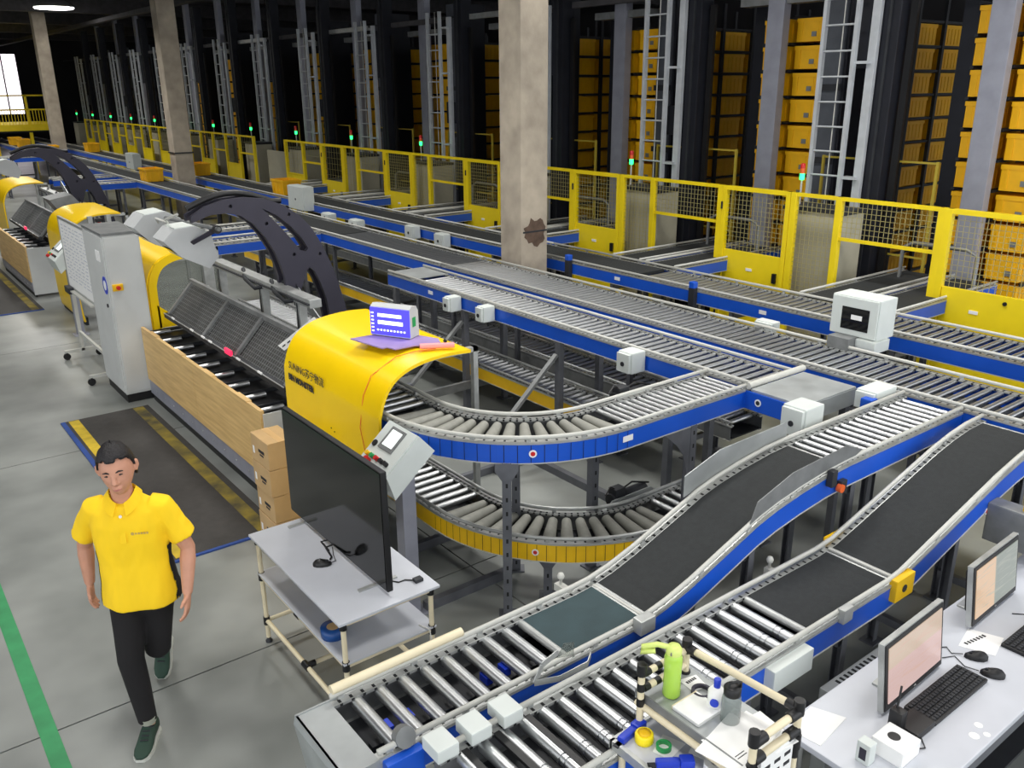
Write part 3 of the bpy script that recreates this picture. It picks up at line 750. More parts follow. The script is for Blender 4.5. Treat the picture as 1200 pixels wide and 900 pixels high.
# legs of the two bends, placed where the photo shows them
def strut(t, x, y, z1, ang=0.0, lab=None, head=True):
    m = MB(); m.box(-0.03, 0.03, -0.03, -0.026, 0, z1); m.box(-0.03, -0.026, -0.026, 0.03, 0, z1); m.box(0.026, 0.03, -0.026, 0.03, 0, z1)
    n = int(z1/0.1)
    M = Matrix.Translation((x, y, 0))@Matrix.Rotation(ang, 4, 'Z')
    obj('leg', m.xform(M), M_steel, t, lab)
    d = MB()
    for i in range(n): d.box(-0.007, 0.007, -0.0315, -0.030, 0.06+i*0.1, 0.06+i*0.1+0.03)
    obj('leg_hole', d.xform(M), M_slot, t, kind='stuff')
    if head: obj('leg_head', MB().prism([(-0.075, -0.034, z1), (0.075, -0.034, z1), (0.075, -0.034, z1-0.05), (0.03, -0.034, z1-0.12), (-0.03, -0.034, z1-0.12), (-0.075, -0.034, z1-0.05)], (0, -0.004, 0)).xform(M), M_steel, t)
    obj('foot_plate', MB().box(-0.06, 0.06, -0.05, 0.05, 0, 0.012).xform(M), M_steel, t)
strut(BU, 3.04, 4.02, ZU-0.17, math.radians(-37))
strut(BU, 3.44, 4.44, ZU-0.17, math.radians(-37), head=False)
strut(BU, 3.90, 4.13, ZU-0.17, 0, head=False)
strut(BU, 4.45, 3.72, ZU-0.17, 0, head=False)
strut(BL, 3.40, 4.03, ZL-0.17, math.radians(-40))
for b_ in ((2.62, 3.33, 4.38, 4.43), (3.0, 3.6, 5.1, 5.15), (4.72, 4.78, 4.3, 6.6), (3.55, 4.9, 5.9, 5.95)): obj('floor_beam', MB().box(b_[0], b_[1], b_[2], b_[3], 0.0, 0.07), M_steel, BL)
obj('gusset', MB().prism([(4.16, 3.70, 1.12), (4.45, 3.70, 1.12), (4.45, 3.70, 0.68), (4.40, 3.70, 0.78), (4.36, 3.70, 0.92), (4.28, 3.70, 1.02)], (0, -0.006, 0)), M_steel, BU)
# diagonal braces behind the upper bend
fr = thing('support_frame', 'grey strut support frame with two sloping braces under the side conveyor', 'frame', (5.0, 6.6, 0))
for (x, y) in ((5.1, 7.46), (5.1, 5.9), (5.62, 7.46), (5.62, 5.9), (5.1, 8.9), (5.62, 8.9), (5.1, 4.5), (5.62, 4.5)):
    obj('frame_post', MB().box(x-0.03, x+0.03, y-0.03, y+0.03, 0, 1.12), M_steel, fr)
    obj('frame_foot', MB().box(x-0.07, x+0.07, y-0.06, y+0.06, 0, 0.012), M_steel, fr)
for y in (7.46, 5.9):
    obj('brace', MB().bar((5.06, y, 1.0), (4.35, y-0.04, 0.42), 0.045, 0.03), M_alud, fr)
    obj('brace_stub', MB().box(4.31, 4.37, y-0.07, y-0.01, 0.0, 0.46), M_steel, fr)
    obj('base_beam', MB().box(4.34, 5.6, y-0.06, y-0.02, 0.24, 0.33), M_alud, fr)

# inclines (travel along +X; left = +Y)
P1 = [(1.24, 2.705, .925), (2.62, 2.705, .925), (2.74, 2.705, .932), (2.88, 2.705, .958), (3.05, 2.705, 1.005), (3.58, 2.705, 1.19), (3.74, 2.705, 1.228), (3.95, 2.705, 1.262), (4.2, 2.705, 1.29), (4.42, 2.705, 1.30), (5.78, 2.705, 1.30)]
s_at = lambda x, x0=1.24: x-x0
I1, I1l = conveyor('incline_conveyor', 'left incline conveyor with green belt, black ramp belt and rollers at both ends', P1, 0.44, M_alud, M_blue,
     [('roll', 0.05, 0.98, 0.104, 0.029, 'steel'), ('belt', 1.02, s_at(2.74), M_beltg, 1), ('belt', s_at(2.77), s_at(4.38), M_belt, 1), ('roll', s_at(4.42), s_at(5.76), 0.083, 0.020, 'grooved')],
     (0.3, s_at(3.55), s_at(4.5), s_at(5.4)), 'incline conveyors', brk=0.35)
e = MB().prism([(1.24, 2.485, .895), (1.24, 2.925, .895), (1.085, 2.925, .895), (1.085, 2.485, .895)], (0, 0, -0.012))
obj('end_cover', e.prism([(1.085, 2.485, .895), (1.085, 2.925, .895), (1.075, 2.925, .86), (1.12, 2.925, .55), (1.12, 2.485, .55), (1.075, 2.485, .86)], (0.01, 0, 0)), M_sheet, I1)
obj('end_cheek', MB().prism([(1.085, 2.93, .9), (1.30, 2.93, .9), (1.30, 2.93, .60), (1.12, 2.93, .55), (1.075, 2.93, .86)], (0, -0.008, 0)), M_sheet, I1)
obj('end_cheek', MB().prism([(1.085, 2.49, .9), (1.30, 2.49, .9), (1.30, 2.49, .60), (1.12, 2.49, .55), (1.075, 2.49, .86)], (0, -0.008, 0)), M_sheet, I1)
obj('cream_bumper', MB().cyl((1.25, 2.92, 0.95), (1.93, 2.92, 0.95), 0.022, 10), M_cream, I1, 'thick cream tube along the left edge')
# raised transparent or sheet side guards at the top of the ramp
obj('side_guard', MB().prism([(3.48, 2.935, 1.17), (3.48, 2.935, 1.30), (3.78, 2.935, 1.385), (4.42, 2.935, 1.40), (4.42, 2.935, 1.29), (4.0, 2.935, 1.265), (3.74, 2.935, 1.225)], (0, -0.006, 0)), M_sheet, I1, 'bent steel side guard')
obj('side_guard', MB().prism([(3.50, 2.487, 1.16), (3.56, 2.487, 1.29), (3.86, 2.487, 1.375), (4.36, 2.487, 1.40), (4.55, 2.487, 1.33), (4.42, 2.487, 1.29), (4.0, 2.487, 1.265), (3.74, 2.487, 1.225)], (0, 0.005, 0)), M_alud, I1, 'bent grey side guard')
obj('sensor_clip', MB().cbox(4.18, 4.23, 2.44, 2.48, 1.2, 1.3, 0.005).cbox(4.3, 4.36, 2.45, 2.482, 1.15, 1.2, 0.005), M_dark, I1)
obj('orange_button', MB().cyl((4.30, 2.47, 1.16), (4.30, 2.44, 1.16), 0.026, 10), M_org, I1, 'orange push button')
obj('joint_bar', MB().box(2.745, 2.765, 2.52, 2.89, .895, .905), M_white, I1)
obj('white_knob', MB().lathe((2.62, 3.0, 0.9), [(0.008, 0), (0.008, 0.03), (0.016, 0.036), (0.020, 0.05), (0.014, 0.066), (0.003, 0.07)], 12).box(2.6, 2.64, 2.92, 3.03, 0.86, 0.9), M_white, I1, 'white knob on a bracket')
gm = MB()
for a, b in (((1.98, 2.43, .935), (2.03, 2.44, 1.0)), ((2.03, 2.44, 1.0), (2.13, 2.45, 1.015)), ((1.98, 2.43, .935), (2.10, 2.40, .92)), ((2.10, 2.40, .92), (2.25, 2.385, .935)), ((2.25, 2.385, .935), (2.30, 2.42, .94))): gm.bar(a, b, 0.004, 0.03)
obj('bent_guard', gm, M_alu, I1, 'bent aluminium deflector strip')
obj('clear_tab', MB().prism([(2.12, 2.448, .99), (2.16, 2.448, 1.05), (2.22, 2.448, 1.03), (2.22, 2.448, .96)], (0, -0.003, 0)), M_glass, I1)
obj('clip_block', MB().cbox(2.64, 2.74, 2.43, 2.49, .88, .96, 0.006), M_alu, I1)
# blue end of the first incline in the left foreground
obj('end_bracket', MB().cbox(1.25, 1.42, 2.44, 2.49, .76, .89, 0.006), M_blue, I1, 'blue bracket at the lower end')
obj('sensor_disc', MB().cyl((1.36, 2.52, .93), (1.36, 2.48, .945), 0.045, 14), M_alud, I1)
m = MB()
for i in range(9):
    x = 1.24+0.05+0.104*(i+0.5)+0.04
    if i in (0, 1, 5, 6): m.cbox(x, x+0.035, 2.68, 2.74, .80, .84, 0.004)
obj('drive_clip', m, M_bluep, I1, 'dark blue clips between the rollers')
obj('cross_tie', MB().box(1.3, 2.2, 2.66, 2.70, .775, .80), M_dark, I1)
P2 = [(1.42, 2.145, .925), (3.95, 2.145, .925), (4.1, 2.145, .94), (4.24, 2.145, .975), (5.15, 2.145, 1.215), (5.35, 2.145, 1.255), (5.55, 2.145, 1.28), (5.78, 2.145, 1.285)]
s2 = lambda x: x-1.42
I2, I2l = conveyor('incline_conveyor', 'right incline conveyor with black belts beside the white desk and pipe rack', P2, 0.45, M_alud, M_blue,
     [('roll', 0.05, s2(3.26), 0.102, 0.029, 'grooved'), ('belt', s2(3.3), s2(4.02), M_belt, 1), ('belt', s2(4.06), s2(5.74), M_belt, 1)],
     (0.4, 1.4, s2(3.6), s2(4.7), s2(5.5)), 'incline conveyors', brk=0.4)
obj('joint_bar', MB().box(4.03, 4.05, 1.95, 2.33, .905, .915), M_white, I2)
obj('yellow_cover', MB().cbox(3.98, 4.16, 1.885, 1.93, .80, .93, 0.006), M_yel, I2, 'yellow sheet cover with a round symbol')
obj('cover_symbol', MB().cyl((4.06, 1.884, .865), (4.06, 1.881, .865), 0.022, 12), M_ink, I2)
obj('grey_cover', MB().cbox(2.92, 3.22, 1.865, 1.93, .76, .88, 0.006), M_jb, I2, 'light grey gearbox cover')
obj('rail_clamp', MB().cbox(3.5, 3.58, 1.89, 1.93, .87, .95, 0.006), M_alu, I2)
obj('yellow_clip', MB().box(4.05, 4.24, 2.365, 2.375, .90, .96), M_yel, I2)
obj('white_knob', MB().lathe((3.62, 2.42, 0.9), [(0.008, 0), (0.008, 0.03), (0.016, 0.036), (0.020, 0.05), (0.014, 0.066), (0.003, 0.07)], 12).box(3.6, 3.64, 2.37, 2.44, 0.86, 0.9), M_white, I2, 'white knob on a bracket')
for x in (1.44, 1.6, 1.76):
    obj('motor_cover', MB().cbox(x-0.045, x+0.055, 2.30, 2.42, .915, .975, 0.008), M_jb, I2, 'white square end cap over the rollers')
for x in (1.5, 1.66, 1.82):
    obj('dark_strip', MB().box(x+0.02, x+0.05, 1.96, 2.33, .88, .896), M_black, I2)
badge(I2, (5.0, 1.92, 1.0), (0, -1, 0), 0.02)
# geared motor hanging on the right of the incline
obj('motor', MB().lathe((5.1, 1.72, 0.95), [(0.085, 0), (0.095, 0.02), (0.095, 0.22), (0.07, 0.26), (0.07, 0.3)], 16, axis=(1, 0, 0)), M_arch, I2, 'dark blue grey geared motor')
obj('motor_mount', MB().cbox(5.0, 5.12, 1.64, 1.92, 0.82, 1.06, 0.01), M_alud, I2)
obj('motor_cap', MB().cyl((5.06, 1.72, 1.06), (5.06, 1.72, 1.10), 0.03, 12), M_yel, I2)
# square deck between the bend and the inclines
dk = thing('transfer_deck', 'square grey sheet deck between the upper bend and the left incline', 'deck', (5.32, 3.43, 0))
obj('deck_sheet', MB().cbox(5.02, 5.66, 3.21, 3.66, 1.265, 1.285, 0.004), M_sheet, dk)
obj('deck_skirt', MB().box(5.02, 5.66, 3.205, 3.215, 1.15, 1.275), M_sheet, dk)
obj('deck_channel', MB().box(5.005, 5.02, 3.21, 3.70, 1.13, 1.265), M_blue, dk)
obj('deck_tube', MB().cyl((5.02, 3.69, 1.30), (5.70, 3.69, 1.30), 0.026, 10), M_white, dk)
badge(dk, (5.004, 3.58, 1.2), (-1, 0, 0), 0.028, False)
for x, y in ((5.06, 3.25), (5.6, 3.25)): obj('deck_leg', MB().box(x-0.025, x+0.025, y-0.025, y+0.025, 0, 1.265), M_steel, dk)
# lower level conveyors (yellow sides)
def yconv(x, y0, y1, lab, pitch=0.09, col=M_yel, n=2, w=0.46):
    return conveyor('lower_conveyor', lab, [(x, y0, ZL), (x, y1, ZL)], w, col, M_alud, [('roll', 0.05, min(4.5, y1-y0-0.05), pitch, 0.024, 'steel')]+([('rollrow', 4.6, y1-y0-0.05, 0.1, 0.024)] if y1-y0 > 4.7 else []), [0.5+(y1-y0-1)*i/(n-1) for i in range(n)], 'lower level conveyors', brk=1.0, railm=M_alu)
yconv(5.38, 5.0, 9.6, 'lower roller conveyor with yellow side under the side conveyor', w=0.39)
yconv(6.15, 4.5, 10.4, 'lower grey sided roller conveyor under the main conveyor', 0.1, M_alud, 3)
yconv(6.15, 10.45, 16.0, 'lower yellow sided conveyor under the dark stretch of the main conveyor', 0.12, n=3)
yconv(7.53, 6.0, 20.0, 'lower grey sided conveyor under the fence side belt', 0.12, M_alud, 5)
yconv(4.5, 8.2, 12.0, 'lower yellow sided conveyor behind the black arch of the nearest station', 0.1)
# lower motor plates and drives
def drive_unit(name_label, x0, x1, y, z, m=M_sheet):
    t = thing('drive_unit', name_label, 'drive', ((x0+x1)/2, y, z), 'drive units on the bends')
    obj('mount_plate', MB().prism([(x0, y, z), (x1, y, z), (x1, y, z+0.11), (x1-0.03, y, z+0.13), (x0+0.05, y, z+0.13), (x0, y, z+0.09)], (0, 0.01, 0)), m, t)
    obj('gear_motor', MB().cyl((x0+0.08, y+0.06, z+0.1), (x1-0.04, y+0.06, z+0.1), 0.05, 12).cbox(x0+0.1, x0+0.2, y+0.02, y+0.1, z+0.1, z+0.19, 0.008), M_dark, t)
    obj('cable', MB().tube([(x0+0.02, y+0.05, z+0.16), (x0+0.08, y+0.06, z+0.21), (x0+0.16, y+0.05, z+0.16), (x0+0.3, y+0.06, z+0.19), (x1, y+0.05, z+0.14)], 0.007, 6), M_black, t)
drive_unit('drive with pale plate behind the inner rail of the upper blue bend', 4.1, 4.55, 4.17, 1.13, M_jb)
drive_unit('drive with grey plate on the inner side of the lower yellow bend', 3.95, 4.42, 4.02, 0.42)
# short cross conveyors between main line and stations
def cross(x0, x1, y, lab, rollers=True):
    return conveyor('cross_conveyor', lab, [(x0, y, ZU), (x1, y, ZU)], 0.5, M_blue, M_blue, [('roll', 0.03, x1-x0-0.03, 0.09, 0.024, 'steel')], (0.3, x1-x0-0.3), 'short cross conveyors', brk=0.5)
cross(3.9, 5.78, 12.56, 'short blue cross conveyor seen through the black arch, nearer one')
cross(4.3, 5.78, 13.72, 'short blue cross conveyor seen through the black arch, farther one')
cross(4.5, 5.78, 22.5, 'short blue cross conveyor beyond the second station, nearer one')
cross(4.3, 5.78, 24.2, 'short blue cross conveyor beyond the second station, farther one')
cross(4.3, 5.78, 33.0, 'short blue cross conveyor far off at the left edge')
# twin infeed conveyors through the fence openings
for k in range(6):
    y = 4.35+2.84*k; nm = ORD[k]
    for j, yy in enumerate((y+0.07, y+0.66)):
        conveyor('infeed_conveyor', 'grey belted infeed conveyor in the %s fence opening from the right, %s of the pair' % (nm, ('nearer', 'farther')[j]),
                 [(7.9, yy, ZU), (10.0, yy, ZU)], 0.5, M_alud, M_blue, [('belt', 0.05, 2.05, M_belt)], (0.5, 1.6), 'infeed conveyors', slots=(k < 3), brk=0.8, rails=(1, 1))

# ================================================================== BOXES ON THE CONVEYORS
def junction_box(label, x, y, z, sx=0.14, sy=0.12, sz=0.16, facing=(-1, 0)):
    t = thing('junction_box', label, 'box', (x, y, z), 'light grey junction boxes')
    obj('housing', MB().cbox(x-sx/2, x+sx/2, y-sy/2, y+sy/2, z, z+sz, 0.012), M_jb, t)
    fx, fy = facing
    if fx: obj('lid', MB().cbox(x+fx*(sx/2+0.014)-0.014, x+fx*(sx/2+0.0)+0.0, y-sy/2+0.01, y+sy/2-0.01, z+0.01, z+sz-0.01, 0.004), M_jb, t)
    obj('switch', MB().cyl((x+fx*sx/2, y, z+sz*0.45), (x+fx*(sx/2+0.035), y, z+sz*0.45), 0.02, 10), M_dark, t)
    obj('gland', MB().cyl((x, y-0.03, z), (x, y-0.03, z-0.05), 0.012, 8), M_black, t)
    obj('fixing_arm', MB().box(x-(0.16 if 6.5 < x < 6.8 else 0), x+sx/2+0.05, y-0.02, y+0.02, z+0.02-(0.05 if 6.5 < x < 6.8 else 0), z+0.05), M_alud, t)
    return t
junction_box('grey junction box on the side conveyor, leftmost of the pair above the laptop-like display', 4.99, 7.52, 1.12)
junction_box('grey junction box on the side conveyor, right one of the pair above the display', 4.99, 6.92, 1.13)
junction_box('grey junction box at the right end of the blue side conveyor above the bend', 4.98, 4.84, 1.13, 0.16, 0.16, 0.18)
junction_box('small white box on the far rail of the main conveyor, left of the screen box', 6.58, 4.68, 1.24, 0.1, 0.2, 0.09)
junction_box('white box standing at the lower corner of the square deck', 4.78, 3.06, 1.20, 0.2, 0.18, 0.2)
junction_box('white box with blue plug at the right corner of the square deck', 5.62, 3.03, 1.20, 0.26, 0.16, 0.14)
junction_box('white box on the fence side conveyor left of the nearest column, right of a pair', 7.12, 10.95, 1.10, 0.12, 0.24, 0.2)
junction_box('white box on the fence side conveyor left of the nearest column, left of a pair', 7.12, 11.8, 1.12, 0.12, 0.24, 0.2)
junction_box('tall white unit on the fence side conveyor above the black arch', 7.13, 15.9, 1.15, 0.2, 0.7, 0.45)
junction_box('white box on the rail of the main conveyor above the arch, left of two', 6.62, 13.7, 1.24, 0.12, 0.3, 0.12)
junction_box('white box on the rail of the main conveyor above the arch, right of two', 6.62, 12.7, 1.24, 0.12, 0.3, 0.12)
junction_box('white unit far along the fence side conveyor beyond the second column', 7.13, 27.3, 1.15, 0.2, 0.8, 0.45)
pb = bpy.data.objects
t = thing('blue_plug', 'blue plug socket on the white box at the square deck', 'plug', (5.42, 2.99, 1.24))
obj('socket', MB().cbox(5.40, 5.48, 2.935, 3.02, 1.23, 1.31, 0.008), M_blue, t); obj('collar', MB().cyl((5.44, 2.93, 1.27), (5.44, 2.91, 1.27), 0.025, 10), M_black, t)
# box with a dark window on the main conveyor
t = thing('screen_box', 'light grey box with a dark square window standing on the main conveyor rail', 'box', (6.72, 3.86, 1.28))
obj('housing', MB().cbox(6.60, 6.86, 3.62, 4.06, 1.36, 1.70, 0.012), M_jb, t)
obj('door_rim', MB().cbox(6.585, 6.60, 3.63, 4.05, 1.37, 1.69, 0.004), M_jb, t)
obj('window_pane', MB().box(6.580, 6.586, 3.70, 3.95, 1.42, 1.61), M_screen, t, 'dark window with a small label')
obj('window_label', MB().box(6.577, 6.581, 3.76, 3.86, 1.51, 1.55), M_paper, t)
obj('base_box', MB().cbox(6.55, 6.78, 3.60, 3.78, 1.26, 1.36, 0.008), M_jb, t)
obj('bracket', MB().box(6.45, 6.82, 3.78, 3.98, 1.2, 1.37), M_alud, t)
# small blue sensors on posts
for x, y, lb in ((7.18, 6.1, 'small blue sensor on a dark clamp, mid fence side conveyor'), (7.18, 8.15, 'small blue sensor beside the nearest column')):
    t = thing('sensor', lb, 'sensor', (x, y, 1.1), 'blue sensors')
    obj('clamp', MB().cbox(x-0.03, x+0.03, y-0.04, y+0.04, 1.05, 1.3, 0.006), M_dark, t); obj('head', MB().cbox(x-0.035, x+0.035, y-0.035, y+0.035, 1.3, 1.37, 0.01), M_blue, t)
# totes riding on the conveyors
for (x, y, lb) in ((7.53, 17.5, 'yellow tote riding on the fence side belt left of the nearest column'), (6.15, 22.2, 'yellow tote on the main conveyor just left of the second column'),
                   (7.53, 22.9, 'yellow tote half hidden to the right of the second column'), (7.53, 34.0, 'yellow tote on the far belt right of the third column'),
                   (6.15, 33.6, 'yellow tote on the main line left of the third column'), (6.15, 38.6, 'far yellow tote near the left edge, nearer of two'), (6.15, 40.4, 'far yellow tote near the left edge, farther of two')):
    o = bpy.data.objects.new('riding_tote', tote_me); COL.objects.link(o); o.location = (x, y, 1.275); o.rotation_euler = (0, 0, PI/2); OFF[o.name] = tuple(o.location)
    o['label'] = lb; o['category'] = 'tote'; o['group'] = 'totes riding on the conveyors'

# ================================================================== PICKING STATIONS
HP = [(2.60, .06), (2.575, .30), (2.57, .8), (2.572, 1.22), (2.585, 1.32), (2.62, 1.42), (2.675, 1.505), (2.75, 1.565), (2.86, 1.61), (3.0, 1.635), (3.18, 1.642), (3.34, 1.632)]
def hood(label, y0, y1, text=False, rim=True):
    t = thing('machine_hood', label, 'hood', (2.9, (y0+y1)/2, 0), 'yellow machine hoods')
    obj('hood_shell', MB().shell(HP, y0, y1, 0.022), M_hood, t)
    obj('hood_lining', MB().shell([(x+0.024, z-0.0) if i < 5 else (x+0.01, z-0.024) for i, (x, z) in enumerate(HP[:-1])], y0+0.02, y1-0.02, 0.008), M_sheet, t)
    obj('kick_plate', MB().box(2.62, 2.66, y0+0.03, y1-0.03, 0, 0.12), M_dark, t)
    for y in (y0+0.1, y1-0.14):
        obj('rear_post', MB().box(3.43, 3.47, y, y+0.04, 0, 1.61), M_alu, t); obj('rear_arm', MB().box(3.2, 3.47, y, y+0.04, 1.575, 1.61), M_alu, t)
    return t
def arm_arch(label, y):
    t = thing('arch_arm', label, 'arch', (3.8, y, 0), 'black arch arms')
    outer = [(2.50, 2.30), (2.64, 2.375), (2.81, 2.42), (3.01, 2.43), (3.21, 2.40), (3.38, 2.33), (3.54, 2.215), (3.65, 2.09), (3.735, 1.94), (3.83, 1.72), (3.90, 1.50), (3.96, 1.25), (4.0, 0.95),
             (3.80, 0.95), (3.78, 1.15), (3.755, 1.36), (3.70, 1.54), (3.645, 1.66), (3.60, 1.70), (3.56, 1.66), (3.52, 1.55), (3.475, 1.45), (3.44, 1.56), (3.42, 1.45), (3.33, 1.46), (3.335, 1.62), (3.30, 1.76), (3.25, 1.90), (3.175, 2.04), (3.08, 2.17), (2.96, 2.265), (2.82, 2.30), (2.67, 2.295), (2.50, 2.24)]
    slot = [(3.17, 2.315), (3.31, 2.235), (3.44, 2.12), (3.54, 2.0), (3.60, 1.89), (3.575, 1.86), (3.52, 1.875), (3.46, 1.96), (3.36, 2.09), (3.25, 2.22)]
    holes = [[(cx_+0.018*math.cos(2*PI*k/8), cz+0.018*math.sin(2*PI*k/8)) for k in range(8)] for cx_, cz in ((2.87, 2.36), (3.2, 2.17), (3.43, 2.235), (3.45, 1.845), (3.72, 1.82))]
    me = plate2d([outer, slot]+holes, 0.05, 'arch_plate'); me.transform(Matrix.Rotation(PI/2, 4, 'X')); me.transform(Matrix.Translation((0-3.8, 0, 0)))
    me.materials.clear(); me.materials.append(M_arch)
    inst('arch_plate', me, t, (3.8, y, 0)); inst('arch_plate', me, t, (3.8, y+0.16, 0))
    m = MB()
    for cx_, cz in ((2.75, 2.34), (3.3, 2.3), (3.64, 1.78), (3.38, 1.55), (3.9, 1.1)): m.cyl((cx_, y, cz), (cx_, y+0.16, cz), 0.03, 10)
    obj('spacer', m, M_dark, t)
    obj('link_chain', MB().tube([(2.5+0.09*i, y+0.08, 2.36+0.11*math.sin(PI*min(1, i/9))) for i in range(11)], 0.03, 8), M_black, t)
    obj('arch_base', MB().cbox(3.74, 4.06, y-0.05, y+0.22, 0.0, 0.97, 0.01), M_dark, t)
    return t
def camera_head(label, M):
    t = thing('camera_head', label, 'camera', M.translation, 'camera heads on the arch')
    m = MB()
    poly = [(-0.22, -0.05), (-0.17, 0.07), (-0.02, 0.15), (0.13, 0.13), (0.25, -0.03), (0.21, -0.15), (-0.04, -0.13)]
    m.prism([(x, 0, z) for x, z in poly], (0, 0.30, 0)).xform(M)
    obj('housing', m, M_cam, t)
    lid = MB()
    for a, b in ((1, 2), (2, 3)):
        p, q = Vector((poly[a][0], 0.012, poly[a][1])), Vector((poly[b][0], 0.012, poly[b][1])); n = Vector((-(q.z-p.z), 0, q.x-p.x)).normalized()
        p, q = p.lerp(q, .06), p.lerp(q, .96)
        lid.prism([p, q, q+Vector((0, .276, 0)), p+Vector((0, .276, 0))], n*0.006)
    obj('lid', lid.xform(M), M_jb, t)
    obj('lens_window', MB().prism([(-0.14, 0.05, -0.094), (0.0, 0.05, -0.1335), (0.0, 0.25, -0.1335), (-0.14, 0.25, -0.094)], (0, 0, -0.004)).xform(M), M_screen, t)
    return t
def control_box(label, y0, y1, gx=0.0, detailed=True):
    # sloping operator panel on a post, side profile in XZ
    t = thing('operator_console', label, 'console', (2.55+gx, (y0+y1)/2, 0), 'sloping operator consoles')
    A, B, Cc, D = (2.56+gx, 1.345), (2.67+gx, 1.22), (2.37+gx, .965), (2.315+gx, 1.135)
    side = [A, B, Cc, D]
    obj('housing', MB().prism([(x, y0, z) for x, z in side], (0, y1-y0, 0)), M_jb, t)
    n = Vector((-(A[1]-D[1]), 0, A[0]-D[0])).normalized()          # outward normal of the face
    u = Vector((A[0]-D[0], 0, A[1]-D[1])); L = u.length; u.normalize(); v = Vector((0, -1, 0))
    O = Vector((D[0], y1, D[1]))
    def face(u0, u1, v0, v1, h0, h1):
        c = []
        for (a, b) in ((u0, v0), (u1, v0), (u1, v1), (u0, v1)): c.append(O+u*(a*L)+v*(b*(y1-y0))+n*h0)
        return MB().prism(c, n*(h1-h0))
    obj('front_plate', face(0.01, 0.99, 0.015, 0.985, 0.0, 0.012), M_jb, t)
    obj('display_bezel', face(0.42, 0.92, 0.26, 0.72, 0.012, 0.02), M_alud, t)
    obj('display_screen', face(0.50, 0.86, 0.33, 0.66, 0.02, 0.022), M_lcd, t, 'lit white touch screen')
    for i, (mm, nm, lb) in enumerate(((M_yel, 'yellow_switch', None), (M_gbtn, 'green_button', None), (M_red, 'red_button', None), (M_black, 'black_knob', None), (M_black, 'black_knob', None))):
        p = O+u*(0.2*L)+v*((0.18+0.16*i)*(y1-y0))+n*0.012
        obj(nm, MB().cyl(p, p+n*0.03, 0.016, 10), mm, t)
    p = O+u*(0.45*L)+v*(0.12*(y1-y0))+n*0.012; obj('round_socket', MB().cyl(p, p+n*0.01, 0.022, 12), M_black, t)
    p = O+u*(0.07*L)+v*(0.3*(y1-y0))+n*0.012; obj('emergency_knob', MB().cyl(p, p+n*0.035, 0.024, 12), M_red, t)
    obj('post', MB().cbox(2.49+gx, 2.59+gx, (y0+y1)/2-0.05, (y0+y1)/2+0.05, 0.012, 1.12, 0.006), M_rackp, t)
    obj('post_foot', MB().cbox(2.44+gx, 2.64+gx, (y0+y1)/2-0.1, (y0+y1)/2+0.1, 0.0, 0.012, 0.003), M_rackp, t)
    return t
M_lcd = mat('lit_display', rgb(235, 240, 236), 0.3, emit=(0.9, 1, 0.95, 1), estr=0.9)
